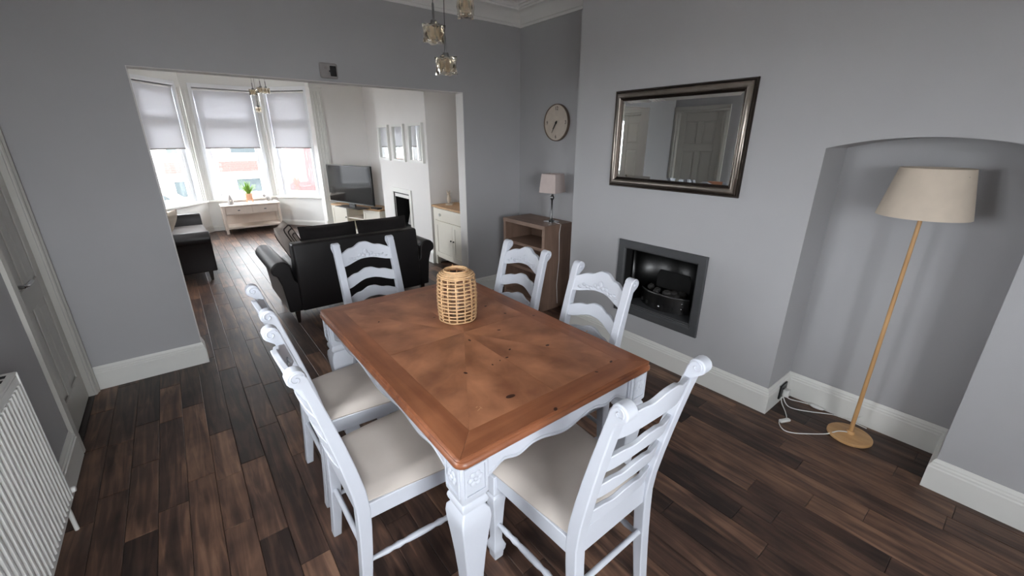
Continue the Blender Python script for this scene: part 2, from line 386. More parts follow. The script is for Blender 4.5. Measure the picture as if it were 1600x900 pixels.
# living room right side
m = MB(); m.box(XRL, XE, YB+T, LC0, 0, ZC); m.box(XRL, XE, LC1, YF, 0, ZC)
struct(m.build('wall_lounge_right', 'wall_light'), 'pale recess walls of the living room')
LF = (5.66, 6.15, .36, .80)
m = MB(); m.box(LCX, XE, LC0, LF[0], 0, ZC); m.box(LCX, XE, LF[1], LC1, 0, ZC); m.box(LCX, XE, LF[0], LF[1], 0, LF[2]); m.box(LCX, XE, LF[0], LF[1], LF[3], ZC)
struct(m.build('wall_lounge_chimney', 'wall_light'), 'pale chimney breast of the living room')
struct(MB().box(LCX+.28, XE, LF[0]-.05, LF[1]+.05, LF[2]-.05, LF[3]+.05).build('wall_lounge_hearth', 'soot_gap_dark'))
# bay
BJ0, BJ1 = -.26, 2.16
A_, B_, C_, D_ = Vector((-.26, 8.62)), Vector((.40, 9.40)), Vector((1.54, 9.40)), Vector((2.20, 8.62))
m = MB(); m.box(XL-.1, BJ0, YF, YF+.34, 0, ZC); m.box(BJ1, XE, YF, YF+.34, 0, ZC)
struct(m.build('wall_front', 'wall_light'), 'pale front wall beside the bay window')
SILL, HEAD = .56, 2.43
prof_lo = [(0, 0), (-.14, 0), (-.14, SILL-.03), (0, SILL-.03)]
prof_hi = [(0, HEAD), (-.14, HEAD), (-.14, ZC), (0, ZC)]
# path D->C->B->A : travel leftwards, left side = room interior (south)
bp = [D_, C_, B_, A_]
m = MB().sweep(prof_lo, bp); m.sweep(prof_hi, bp)
struct(m.build('wall_bay', 'wall_white'), 'white panelled wall under the bay window')

# ------------------------------------------------------------------ skirting, coving, trims
SKP = [(0, 0), (.020, 0), (.020, .118), (.016, .124), (.016, .134), (.011, .140), (.011, .148), (.006, .158), (.004, .164), (0, .164)]
def skirt(name, path, h=.164, mt='gloss_white', depth=1.0):
    return struct(MB().sweep([(o*depth, z*h/.164) for o, z in SKP], path).build(name, mt, smooth=25), 'tall white moulded skirting board')
# dining right side, travel from far to near keeps the room on the right -> use reversed (left side = room)
skirt('baseboard_right', [(XC, YR), (XC, YA2), (XA, YA2), (XA, YC2), (XC, YC2), (XC, YC1), (XR, YC1), (XR, YB), (XO2, YB), (XO2, YB+T)])
skirt('baseboard_divider', [(XO1, YB+T), (XO1, YB), (XL, YB)])
skirt('baseboard_left', [(XL, 2.85), (XL, YR)])
skirt('baseboard_lounge_right', [(XO2, YB+T), (XRL, YB+T), (XRL, LC0), (LCX, LC0), (LCX, LC1), (XRL, LC1), (XRL, YF), (BJ1+.2, YF)])
skirt('baseboard_lounge_left', [(BJ0, YF), (XL, YF), (XL, D2[1]+.1)])
skirt('baseboard_bay', [D_, C_, B_, A_], .10)
# recessed panels under the bay sill
def coving(name, path, s=1.0):
    z0 = ZCOV; pr = [(0, z0), (.012, z0), (.014, z0+.020), (.022, z0+.024)]
    for i in range(7):
        a = PI/2*i/6; pr.append((.022+.085*(1-math.cos(a)), z0+.026+.085*math.sin(a)))
    pr += [(.118, z0+.113), (.120, z0+.128), (.132, z0+.132), (.134, z0+.148), (.150, z0+.150), (.152, ZC), (0, ZC)]
    return struct(MB().sweep(pr, path).build(name, 'ceiling', smooth=30), 'moulded plaster coving')
coving('trim_1', [(XC, YR), (XC, YC1), (XR, YC1), (XR, YB), (XL, YB), (XL, YR)])
coving('trim_2', [(XRL, YB+T), (XRL, LC0), (LCX, LC0), (LCX, LC1), (XRL, LC1), (XRL, YF), (BJ1, YF), D_, C_, B_, A_, (BJ0, YF), (XL, YF), (XL, YB+T)])
# ceiling bead of the dining room
struct(MB().sweep([(.20, ZC-.012), (.225, ZC-.012), (.225, ZC), (.20, ZC)], [(XC, YR), (XC, YC1), (XR, YC1), (XR, YB), (XL, YB), (XL, YR)]).build('trim_3', 'ceiling'))
# bay pilasters
def pilaster(name, x0, x1):
    m = MB().box(x0, x1, YF-.035, YF, 0, 2.50); m.box(x0-.012, x1+.012, YF-.05, YF, 2.44, 2.50); m.box(x0-.02, x1+.02, YF-.055, YF, 0, .16)
    for k in range(3): xx = x0+(x1-x0)*(k+.8)/3.6; m.box(xx, xx+.014, YF-.042, YF-.03, .22, 2.38)
    return struct(m.build(name, 'gloss_white', bevel=.004), 'white moulded pilaster at the side of the bay')
pilaster('trim_4', 2.13, 2.32); pilaster('trim_5', -.42, -.23)
# shallow capping beyond pilaster
# ------------------------------------------------------------------ doors
def door(name, y0, y1, label, handle_near, archi, mt='door_grey'):
    d = struct(bpy.data.objects.new(name, None), label); C.objects.link(d); d.location = (XL, y0, 0)
    w = y1-y0
    xf = -.028
    m = MB().box(-.068, xf-.010, 0.004, w-.004, .007, DH-.005)
    # stiles and rails proud of the panels
    st = .095*w/.64; mid = .085*w/.64; rails = [(.006, .20), (.74, .86), (1.46, 1.56), (DH-.12, DH-.004)]
    m.box(xf-.008, xf, .003, st, .006, DH-.004); m.box(xf-.008, xf, w-st, w-.003, .006, DH-.004); 
    for k in range(3): m.box(xf-.008, xf, w/2-mid/2, w/2+mid/2, rails[k][1], rails[k+1][0])
    for a, b in rails: m.box(xf-.008, xf, st, w-st, a, b)
    m.build('leaf', mt, d, bevel=.003)
    for k in range(3):
        za, zb = rails[k][1], rails[k+1][0]
        for (ya, yb) in ((st, w/2-mid/2), (w/2+mid/2, w-st)):
            n = .03; q = MB().add([(xf-.007, ya+.006, za+.006), (xf-.007, yb-.006, za+.006), (xf-.007, yb-.006, zb-.006), (xf-.007, ya+.006, zb-.006),
                                    (xf-.001, ya+n, za+n), (xf-.001, yb-n, za+n), (xf-.001, yb-n, zb-n), (xf-.001, ya+n, zb-n)],
                                   [(4, 5, 6, 7), (0, 1, 5, 4), (1, 2, 6, 5), (2, 3, 7, 6), (3, 0, 4, 7), (3, 2, 1, 0)])
            q.build('panel', mt, d)
    hy = .072 if handle_near else w-.072; sg = 1 if handle_near else -1
    hd = MB().box(xf, xf+.008, hy-.024, hy+.024, .835, .985).build('handle_plate', 'metal_dark', d, bevel=.002)
    MB().tube([(xf+.004, hy, .915), (xf+.045, hy, .915), (xf+.052, hy+sg*.012, .915), (xf+.052, hy+sg*.11, .915)], [.010, .010, .011, .009], 10).build('handle', 'metal_chrome', hd, smooth=40)
    # frame lining and architrave
    m = MB().box(-.139, -.001, 0.0, .003, 0, DH-.003); m.box(-.139, -.001, w-.003, w, 0, DH-.003); m.box(-.139, -.001, 0, w, DH-.003, DH)
    m.box(-.085, -.07, .003, .02, 0, DH-.003); m.box(-.085, -.07, w-.02, w-.003, 0, DH-.003)
    m.build('lining', mt, d)
    m = MB(); a0, a1 = archi
    pr = [(0, 0), (.018, 0), (.018, .2), (.022, .3), (.022, .55), (.014, .68), (.014, .9), (.008, 1), (0, 1)]
    ap = MB()
    # left upright, head and right upright from an extruded profile (depth along x)
    ap.prism([(o, -a0*(1-k)) for o, k in pr], 'z', 0, DH+.0); ap.prism([(o, w+a1*(1-k)) for o, k in pr], 'z', 0, DH+.0)
    q = MB(); q.prism([(o, DH+.075*(1-k)) for o, k in pr], 'y', -a0, w+a1)
    q.v = [(p[0], p[1], p[2]) for p in q.v]
    ap.add(q.v, q.f)
    ap.build('architrave', mt, d, bevel=.0015)
    return d
door('door_1', D1[0], D1[1], 'grey-white six-panel door beside the radiator', True, (.085, .078))
door('door_2', D2[0], D2[1], 'six-panel door of the living room seen in the mirror', False, (.07, .1), 'gloss_white')

for k, dd in enumerate((D1, D2)):
    struct(MB().box(XL-.14, XL, dd[0], dd[1], -.012, .001).build('trim_%d' % (6+k), 'dark_wood'), 'dark threshold strip under the door')
    struct(MB().box(XL-.34, XL-.16, dd[0]-.05, dd[1]+.05, -.1, DH+.1).build('wall_leak_block_%d' % (k+1), 'wall_grey'))  # unseen block added behind each door to stop outside light leaking in
# ------------------------------------------------------------------ bay windows and blinds
def bay_window(idx, P0, P1, e0, e1, label, blabel):
    d = (P1-P0); ln = d.length; d.normalize(); ang = math.atan2(d.y, d.x)
    w = struct(bpy.data.objects.new('window_%d' % idx, None), label); C.objects.link(w); w.location = (P0.x, P0.y, 0); w.rotation_euler = (0, 0, ang)
    # local x along wall, local +y = outside (to the left of travel west->east is north)
    a, b = e0, ln-e1
    m = MB(); fw = .055
    m.frame(a+.001, b-.001, .05, .12, SILL+.005, HEAD-.001, fw, bars=((1.86, 1.93),))
    m.build('window_frame', 'upvc', w, bevel=.004)
    m = MB(); s = .04
    for za, zb in ((SILL+.06, 1.86), (1.93, HEAD-.05)):
        m.frame(a+fw, b-fw, .06, .11, za, zb, s)
    m.build('sash', 'upvc', w, bevel=.003)
    for za, zb in ((SILL+.1, 1.82), (1.97, HEAD-.09)):
        MB().box(a+fw+s, b-fw-s, .083, .087, za, zb).build('pane', 'pane', w)
    # inner casing strips
    m = MB(); m.box(a-.015, a, -.022, .06, SILL+.005, HEAD+.03); m.box(b, b+.015, -.022, .06, SILL+.005, HEAD+.03); m.box(a, b, -.022, .06, HEAD, HEAD+.03)
    m.box(a-.05, a-.015, -.016, -.0005, SILL+.005, HEAD+.03); m.box(b+.015, b+.05, -.016, -.0005, SILL+.005, HEAD+.03); m.box(a-.05, b+.05, -.016, -.0005, HEAD+.03, HEAD+.065)
    m.build('casing', 'upvc', w, bevel=.003)
    # boxed mullion halves with beads
    m = MB()
    for (p, q) in ((0, a), (b, ln)):
        if q-p > .02:
            m.box(p+(.016 if p > .01 else .0), q-(.016 if p < .01 else .0), 0, .13, SILL+.004, HEAD)
            for k in (.3, .55, .8):
                xx = p+(q-p)*k; m.box(xx-.006, xx+.006, -.008, .01, SILL, HEAD-.02)
    m.build('mullion', 'wall_white', w, bevel=.002)
    MB().box(-.0, ln, -.055, .05, SILL-.03, SILL+.004).build('window_sill', 'gloss_white', w, bevel=.006)
    # roller blind
    r = thing('roller_blind', blabel, 'blind', (P0.x, P0.y, 0), ang, 'roller blinds of the bay window')
    MB().box(a+.012, b-.012, .012, .0135, 1.46, HEAD-.03).build('blind_fabric', 'blind', r)
    MB().tube([(a+.008, .022, HEAD-.028), (b-.008, .022, HEAD-.028)], .018, 12).build('roller', 'white_plastic', r, smooth=40)
    MB().box(a+.012, b-.012, .005, .020, 1.447, 1.468).build('bottom_bar', 'grey_fabric', r, bevel=.003)
    return w
bay_window(1, A_, B_, .10, .17, 'tall white bay window behind the left sofa', 'white roller blind half down over the left bay window')
bay_window(2, B_, C_, .15, .12, 'tall white centre bay window behind the plant', 'white roller blind half down over the wide centre bay window')
bay_window(3, C_, D_, .14, .09, 'tall white bay window beside the television', 'white roller blind half down over the right bay window')
# unseen rear window, added for daylight from behind the camera
rw = struct(bpy.data.objects.new('window_4', None)); C.objects.link(rw); rw.location = (RW[0], YR, 0)
m = MB(); w_ = RW[1]-RW[0]
m.frame(0, w_, -.1, -.03, RW[2], RW[3], .06); m.box(w_/2-.03, w_/2+.03, -.1, -.03, RW[2]+.06, RW[3]-.06)
m.build('window_frame', 'upvc', rw)
for a, b in ((.06, w_/2-.03), (w_/2+.03, w_-.06)): MB().box(a, b, -.068, -.064, RW[2]+.06, RW[3]-.06).build('pane', 'pane', rw)

def side_window(name, q):  # builds the unseen daylight windows added to the side walls
    lw = struct(bpy.data.objects.new(name, None)); C.objects.link(lw); lw.location = (XL, 0, 0); ym = (q[0]+q[1])/2
    m = MB(); m.box(-.1, -.03, q[0], q[0]+.05, q[2], q[3]); m.box(-.1, -.03, q[1]-.05, q[1], q[2], q[3]); m.box(-.1, -.03, q[0]+.05, q[1]-.05, q[2], q[2]+.05); m.box(-.1, -.03, q[0]+.05, q[1]-.05, q[3]-.05, q[3]); m.box(-.1, -.03, ym-.03, ym+.03, q[2]+.05, q[3]-.05)
    m.build('window_frame', 'upvc', lw)
    for a, b in ((q[0]+.05, ym-.03), (ym+.03, q[1]-.05)): MB().box(-.068, -.064, a, b, q[2]+.05, q[3]-.05).build('pane', 'pane', lw)
    MB().box(-.03, .03, q[0]-.03, q[1]+.03, q[2]-.03, q[2]).build('window_sill', 'gloss_white', lw, bevel=.005)
side_window('window_5', LW); side_window('window_6', LV)

# ------------------------------------------------------------------ dining table
TX0, TX1, TY0, TY1, TZ = .4476, 1.3541, .7987, 2.1894, .77
tcx, tcy = (TX0+TX1)/2, (TY0+TY1)/2; hw, hl = (TX1-TX0)/2, (TY1-TY0)/2
tb = thing('dining_table', 'rectangular dining table with brown wooden top and carved white legs', 'table', (tcx, tcy, 0))
def edge_prof(): return [(0, TZ-.034), (-.004, TZ-.036), (.0, TZ-.036)]
# edge moulding: closed sweep of an ogee profile round the top
pr = [(.10, TZ-.034), (-.002, TZ-.034), (-.006, TZ-.030), (-.006, TZ-.020), (0, TZ-.014), (-.001, TZ-.008), (.004, TZ-.003), (.012, TZ-.0008), (.10, TZ-.0008)]
rect = [(-hw+.006, -hl+.006), (hw-.006, -hl+.006), (hw-.006, hl-.006), (-hw+.006, hl-.006)]
def rounded(rc, r, n=5):
    out = []; cs = [(rc[0][0]+r, rc[0][1]+r, PI), (rc[1][0]-r, rc[1][1]+r, 1.5*PI), (rc[2][0]-r, rc[2][1]-r, 0), (rc[3][0]+r, rc[3][1]-r, PI/2)]
    for cx, cy, a in cs:
        for i in range(n): t = a+PI/2*i/(n-1); out.append((cx+r*math.cos(t), cy+r*math.sin(t)))
    return out
pr = [(.02, TZ-.034)]+pr[1:-1]+[(.02, TZ-.0008)]
top = MB().sweep(pr, rounded(rect, .025), True).build('top_edge', 'table_edge', tb, smooth=50)
MB().prism([(-hw+.02, -hl+.02), (hw-.02, -hl+.02), (hw-.02, hl-.02), (-hw+.02, hl-.02)], 'z', TZ-.033, TZ-.004).build('core_board', 'table_edge', tb)
bw = .10; gp = .0004
def piece(name, pts, ang, mt, z0=TZ-.004, z1=TZ, parent=tb):
    """flat polygon whose local X runs along ang (the grain)"""
    cx = sum(p[0] for p in pts)/len(pts); cy = sum(p[1] for p in pts)/len(pts); c, s = math.cos(-ang), math.sin(-ang)
    q = []
    for x, y in pts:
        dx, dy = x-cx, y-cy; l = math.hypot(dx, dy); k = (l-gp*1.5)/l; dx *= k; dy *= k; q.append((dx*c-dy*s, dx*s+dy*c))
    return MB().prism(q, 'z', 0, z1-z0).build(name, mt, parent, (cx, cy, z0), (0, 0, ang))
i0, i1 = hw-.012, hl-.012; j0, j1 = hw-bw, hl-bw
piece('border_board', [(-i0, -i1), (i0, -i1), (j0, -j1), (-j0, -j1)], 0, 'table_edge')
piece('border_board', [(i0, i1), (-i0, i1), (-j0, j1), (j0, j1)], 0, 'table_edge')
piece('border_board', [(i0, -i1), (i0, i1), (j0, j1), (j0, -j1)], PI/2, 'table_edge')
piece('border_board', [(-i0, i1), (-i0, -i1), (-j0, -j1), (-j0, j1)], PI/2, 'table_edge')
# sunburst of veneer wedges inside the border
def onrect(a):
    c, s = math.cos(a), math.sin(a); k = min(j0/abs(c) if abs(c) > 1e-9 else 9, j1/abs(s) if abs(s) > 1e-9 else 9); return (c*k, s*k)
ca = math.atan2(j1, j0); angs = sorted([ca, PI-ca, -ca, ca-PI]+[0, PI/2, -PI/2, PI])
for k in range(len(angs)):
    a = angs[k]; b = angs[(k+1) % len(angs)]; b = b if b > a else b+2*PI
    piece('veneer_wedge', [(0, 0), onrect(a), onrect(b)], (a+b)/2, 'table_wood')
for (u, v, r) in ((562,419,3.2),(645,507,2),(697,481,2.6),(707,452,2.6),(548,537,3.4),(843,437,4.2),(710,621,6),(1072,496,3),(1020,533,2.4),(872,667,4),(620,296,3.6),(690,322,3.2),(793,330,2.6),(668,382,3),(430,228,2.4),(435,337,2.6),(235,353,2.4),(672,492,1.6)):
    # knots at the places the top shows them, traced onto the table plane
    px, py = 490+u/2.307, 350+v/2.307
    dv = fwd+r2*((px-800)/FPX)-u2*((py-450)/FPX); t = (TZ-CAMH)/dv.z
    kx, ky = dv.x*t-tcx, dv.y*t-tcy
    MB().lathe([(1, 0), (1, .0004)], 10).build('knot', 'knot', tb, (kx, ky, TZ-.0001), (0, 0, random.uniform(0, 3))).scale = (r*.0021*random.uniform(1.1, 1.6), r*.0016, 1)
def on_top(u, v):
    px, py = 490+u/2.307, 350+v/2.307
    dv = fwd+r2*((px-800)/FPX)-u2*((py-450)/FPX); t = (TZ-CAMH)/dv.z
    return dv.x*t-tcx, dv.y*t-tcy
for (u, v, l, w, a) in ((597, 668, .022, .0022, .4), (603, 662, .016, .002, 1.6), (588, 660, .008, .003, 0), (985, 386, .010, .0045, .2)):
    sx_, sy_ = on_top(u, v)
    MB().prism([(-l/2, -w/2), (0, -w*.8), (l/2, -w/3), (l/2, w/3), (0, w*.7), (-l/2, w/2)], 'z', 0, .0003).build('scuff', 'scuff', tb, (sx_, sy_, TZ-.0001), (0, 0, a))
# apron with scalloped lower edge and carved ornament
def apron(L, rot, loc, carved):
    n = 56; ztop = TZ-.034; pts = []
    bump = lambda a, c, w: max(0, math.cos(min(abs(a-c)/w, 1)*PI/2))**2
    for i in range(n+1):
        s = -1+2*i/n; a = abs(s)
        z = ztop-.074-.034*bump(a, 1.0, .24)-.016*bump(a, .62, .2)-.026*bump(a, 0, .4)
        pts.append((s*L/2, z))
    pts += [(L/2, ztop), (-L/2, ztop)]
    o = MB().prism(pts, 'y', -.011, .011).build('apron', 'chair_white', tb, loc, (0, 0, rot), bevel=.003)
    m = MB().tube([(x, -.010, z+.012) for x, z in pts[1:n]], .0036, 6)
    if carved:
        for sx in (-1, 1):
            for k in range(9):
                xx = sx*(.03+.045*k); m.ball((xx, -.010, ztop-.050+.010*math.sin(k*1.7)), (.022, .007, .011-.0006*k), 8, 6)
        m.ball((0, -.010, ztop-.050), (.026, .010, .026), 10, 8)
    m.build('carving', 'chair_white', o, smooth=60)
ai = .045
apron(2*hl-.22, -PI/2, (-hw+ai, 0, 0), True); apron(2*hl-.22, PI/2, (hw-ai, 0, 0), True)
apron(2*hw-.22, 0, (0, -hl+ai, 0), False); apron(2*hw-.22, PI, (0, hl-ai, 0), False)
LEGP = [(.018, 0), (.030, .004), (.036, .03), (.040, .055), (.034, .075), (.028, .10), (.0285, .16), (.032, .25), (.038, .34), (.045, .42), (.051, .48), (.053, .51), (.050, .535), (.040, .548), (.038, .556), (.046, .563), (.048, .572), (.046, .582), (.040, .590), (.046, .60), (.048, .605), (.048, TZ-.034)]
for sx in (-1, 1):
    for sy in (-1, 1):
        lg = MB().lathe(LEGP, sq=True).build('leg', 'chair_white', tb, (sx*(hw-.062), sy*(hl-.062), 0), bevel=.004)
        for rz in range(4):
            m = MB(); m.sweep([(0, 0), (.006, 0), (.006, .004), (0, .004)], [(-.038, .62), (.038, .62), (.038, TZ-.044), (-.038, TZ-.044)], True)
            for k in range(6): a = k*PI/3; m.ball((.017*math.cos(a), .676+.017*math.sin(a), 0), (.011, .011, .006), 8, 5)
            m.ball((0, .676, 0), (.009, .009, .008), 8, 5)
            c, s = math.cos(rz*PI/2), math.sin(rz*PI/2)
            m.v = [(x*c-(-.048-z)*s, x*s+(-.048-z)*c, y) for x, y, z in m.v]
            m.build('rosette', 'chair_white', lg, smooth=50)

# ------------------------------------------------------------------ dining chairs
def post_y(z):
    if z < .44: return -.035*(1-z/.44)**1.6
    t = (z-.44)/.56; return -.118*t**1.25
def make_chair():
    ch = thing('dining_chair', 'x', 'chair', (0, 0, 0), 0, 'white ladder-back dining chairs round the table')
    PX = .178
    for sx in (-1, 1):
        # rear post, leg and scrolled ear in one
        zs = [0, .06, .14, .24, .34, .42, .50, .60, .70, .80, .88, .94, .975]
        fr = [(post_y(z)+(.017+.006*math.sin(PI*min(z/.9, 1))), z) for z in zs]; bk = [(post_y(z)-(.015+.008*math.sin(PI*min(z/.9, 1))), z) for z in zs]
        cy, cz, R = post_y(.975)-.012, .978, .026
        arc = [(cy+R*math.cos(a), cz+R*math.sin(a)) for a in [math.radians(t) for t in range(0, 226, 25)]]
        pts = fr+arc+bk[:-1][::-1]
        p = MB().prism(pts, 'x', sx*PX-.0215, sx*PX+.0215).build('rear_post', 'chair_white', ch, bevel=.004)
        for e in (-1, 1):
            m = MB(); pa = []
            for k in range(16):
                a = .4+k*.5; rr = .020*(1-k/18); pa.append((sx*PX+e*.0215, cy+rr*math.cos(a), cz+rr*math.sin(a)))
            m.tube(pa, .0028, 6); m.build('scroll', 'chair_white', p, smooth=60)
        # front leg
        prof = [(.013, 0), (.020, .006), (.022, .035), (.027, .05), (.029, .07), (.022, .088), (.0185, .10), (.019, .15), (.022, .22), (.026, .29), (.029, .315), (.026, .328), (.019, .334), (.019, .34), (.026, .346), (.027, .354), (.024, .36), (.024, .43)]
        MB().lathe(prof, sq=True).build('front_leg', 'chair_white', ch, (sx*.205, .385, 0), bevel=.003)
        # side rail and side stretcher
        a = Vector((sx*.186, .01)); b = Vector((sx*.205, .375)); d = (b-a).normalized(); n = Vector((-d.y, d.x))*.011
        MB().prism([tuple(a-n), tuple(b-n), tuple(b+n), tuple(a+n)], 'z', .375, .44).build('side_rail', 'chair_white', ch, bevel=.003)
        prf = [.008, .009, .0105, .012, .0095, .013, .0095, .012, .0125, .013, .0125, .012, .0095, .013, .0095, .012, .0105, .009, .008]; N = len(prf)
        MB().tube([(a.x+(b.x-a.x)*k/(N-1), a.y-.01+(b.y-a.y+.01)*k/(N-1), .185+.0*k) for k in range(N)], prf, 10).build('side_stretcher', 'chair_white', ch, smooth=50)
    MB().box(-.185, .185, .374, .396, .365, .44).build('front_rail', 'chair_white', ch, bevel=.003)
    MB().box(-.165, .165, -.014, .012, .375, .474).build('back_rail', 'chair_white', ch, bevel=.003)
    MB().tube([(-.17, -.012, .235), (.17, -.012, .235)], .0105, 10).build('back_stretcher', 'chair_white', ch, smooth=50)
    # seat cushion: trapezoid, domed
    n = 14; V = []; F = []
    for i in range(n+1):
        for j in range(n+1):
            u = -1+2*i/n; v = j/n; hwid = .183+(.232-.183)*v**.8; yy = -.012+.435*v
            if j == n: yy -= .012*u*u
            e = (1-abs(u)**4)*(1-abs(2*v-1)**4); V.append((u*hwid*(1-.012*(1-e)), yy, .446+.036*e**.35 if e > 0 else .446))
    k0 = len(V)
    for i in range(n+1):
        for j in range(n+1): p = V[i*(n+1)+j]; V.append((p[0]*.985, p[1], .438))
    for i in range(n):
        for j in range(n):
            q = (i*(n+1)+j, (i+1)*(n+1)+j, (i+1)*(n+1)+j+1, i*(n+1)+j+1); F.append(q); F.append(tuple(k0+t for t in q[::-1]))
    for i in range(n):
        for (a, b) in ((i*(n+1), (i+1)*(n+1)), (i*(n+1)+n, (i+1)*(n+1)+n), (i, i+1), (n*(n+1)+i, n*(n+1)+i+1)): F.append((a, b, k0+b, k0+a))
    MB().add(V, F).build('seat_cushion', 'seat_fabric', ch, smooth=60)
    # slats
    def slat(zt, zb, name, th=.017):
        n = 30; hwid = PX-.012; V = []; F = []
        for i in range(n+1):
            s = -1+2*i/n; bow = -.030*(1-s*s)
            for z, e in ((zb(s), 1), (zt(s), 1), (zt(s), -1), (zb(s), -1)):
                V.append((s*hwid, post_y(z)+bow+e*th/2+.004, z))
        for i in range(n): F += [(i*4+k, i*4+(k+1) % 4, (i+1)*4+(k+1) % 4, (i+1)*4+k) for k in range(4)]
        F += [(3, 2, 1, 0), tuple(n*4+k for k in range(4))]
        return MB().add(V, F).build(name, 'chair_white', ch, bevel=.003)
    sm = lambda a, b, x: (lambda t: t*t*(3-2*t))(max(0, min(1, (x-a)/(b-a))))
    hump = lambda s: .024*(1-sm(.55, 1.0, abs(s)))+.026*(1-sm(.08, .48, abs(s)))
    cr = slat(lambda s: .935+hump(s), lambda s: .858+.026*(1-sm(.1, .95, abs(s))), 'crest_rail', .02)
    m = MB()
    for sx in (-1, 1):   # carved leaf scrolls on the front of the crest
        for k in range(6):
            s = sx*(.10+.13*k); z = .905-.0035*k+.008*math.sin(k*2)
            m.ball((s*(PX-.012), post_y(z)-.030*(1-s*s)+.0155, z), (.014, .004, .012-.001*k), 8, 6)
    m.ball((0, post_y(.915)-.030+.0150, .917), (.015, .0045, .024), 10, 6)
    m.build('carving', 'chair_white', cr, smooth=60)
    low = lambda s: .034*(1-sm(.1, .95, abs(s)))
    for zc in (.752, .634, .516): slat(lambda s: zc+.030+.8*hump(s), lambda s: zc-.030+low(s), 'slat')
    return ch
c0 = make_chair()
CH = [((.926, .625, 0), 0.0, 'white ladder-back chair at the near end of the table, its back to the camera'),
      ((.275, 1.345, 0), -PI/2, 'white ladder-back chair on the radiator side of the table, the nearer of two'),
      ((.295, 1.875, 0), -PI/2, 'white ladder-back chair on the radiator side of the table, the farther of two'),
      ((.880, 2.515, 0), PI+.06, 'white ladder-back chair at the far end of the table, before the black sofa'),
      ((1.478, 1.885, 0), PI/2, 'white ladder-back chair in front of the brown bookcase'),
      ((1.452, 1.270, 0), PI/2-.07, 'white ladder-back chair in front of the fireplace')]
for i, (l, rz, lab) in enumerate(CH): place(c0 if i == 0 else copy_tree(c0), l, rz, lab)

# ------------------------------------------------------------------ rattan lantern
ln = thing('rattan_lantern', 'round woven rattan lantern standing on the dining table', 'lantern', (.968, 1.655, TZ))
def lr(t): return .086+.009*math.sin(PI*min(1, max(0, t*.8+.12)))
NR = 13; H = .222
for k in range(NR):
    t = k/(NR-1); z = .006+H*t*.97; r = lr(t)
    MB().tube([(r*math.cos(a), r*math.sin(a), z+.0012*math.sin(6*a+k*PI)) for a in [2*PI*i/36 for i in range(36)]], .0033, 6, True).build('hoop', 'rattan', ln, smooth=60)
for k in range(14):
    a = 2*PI*k/14+.1
    pts = [((lr(t)-.0045)*math.cos(a), (lr(t)-.0045)*math.sin(a), .003+H*t) for t in [i/8 for i in range(9)]]
    pts += [(.074*math.cos(a), .074*math.sin(a), .234), (.058*math.cos(a), .058*math.sin(a), .240)]
    MB().tube(pts, .0042 if k % 2 else .0034, 6).build('stake', 'rattan', ln, smooth=60)
for r, z in ((.060, .242), (.0565, .249), (.052, .243), (.083, .229), (.075, .236), (.067, .240)):
    MB().tube([(r*math.cos(a), r*math.sin(a), z) for a in [2*PI*i/32 for i in range(32)]], .0042, 6, True).build('rim_ring', 'rattan', ln, smooth=60)
MB().lathe([(.002, .0), (.078, .0), (.078, .006), (.002, .006)], 28).build('base_disc', 'rattan_dark', ln)
MB().lathe([(.044, .006), (.045, .17), (.043, .171), (.042, .009)], 24).build('glass_cup', 'clear_glass', ln, smooth=50)
for s in (-1, 1):
    MB().tube([(.062*math.cos(a+1), .062*math.sin(a+1)*s, .244+.0*a) for a in (0, .2)]+[(.066*math.cos(1.3), s*.066*math.sin(1.3), .256)], .003, 6).build('handle_loop', 'rattan_dark', ln)

# ------------------------------------------------------------------ pendant lights
def pendant(name, label, loc, cubes, group):
    """cubes: (dx, dy, z of cube centre) relative to loc on the ceiling"""
    p = thing(name, label, 'pendant light', (loc[0], loc[1], 0), 0, group)
    MB().lathe([(.0, ZC), (.11, ZC), (.11, ZC-.012), (.10, ZC-.024), (.0, ZC-.026)], 32).build('ceiling_rose', 'metal_chrome', p, smooth=40)
    for i, (dx, dy, z) in enumerate(cubes):
        MB().tube([(dx*.6, dy*.6, ZC-.02), (dx, dy, z+.1)], .0014, 6).build('cord', 'black_plastic', p)
        so = MB().lathe([(.003, .10), (.0042, .095), (.0042, .046), (.011, .044), (.013, .037), (.013, .026), (.004, .026)], 12, (dx, dy, z)).build('socket', 'metal_brushed', p, smooth=40)
        # lumpy glass cube, hollow
        n = 8; V = []; F = []; s = .031
        def sq(u, v, w, sc): # rounded cube mapping with corner knobs
            q = Vector((u, v, w)); l = max(abs(u), abs(v), abs(w)); d = q.normalized()*l
            k = .38; r = q*(1-k)+d*k*1.15
            bul = 1+.16*(abs(u*v*w))**2-.045*math.cos(u*4.2)*math.cos(v*4.2)*math.cos(w*4.2)
            return r*sc*bul
        for sc in (s, s*.72):
            for ax in range(3):
                for sg in (-1, 1):
                    b0 = len(V)
                    for a in range(n+1):
                        for b in range(n+1):
                            u = -1+2*a/n; v = -1+2*b/n; c = [0, 0, 0]; c[ax] = sg; c[(ax+1) % 3] = u; c[(ax+2) % 3] = v
                            V.append(tuple(sq(*c, sc)))
                    for a in range(n):
                        for b in range(n):
                            if ax == 2 and sg == -1 and False: continue
                            F.append((b0+a*(n+1)+b, b0+(a+1)*(n+1)+b, b0+(a+1)*(n+1)+b+1, b0+a*(n+1)+b+1))
        o = MB().add(V, F).build('glass_shade', 'amber_glass', p, (dx, dy, z), (0, 0, .5+i*.5), smooth=60)
        MB().lathe([(.0, -.014), (.006, -.012), (.008, .0), (.007, .014), (.005, .020), (0, .021)], 10, (dx, dy, z)).build('bulb', 'lamp_linen', p, smooth=60)
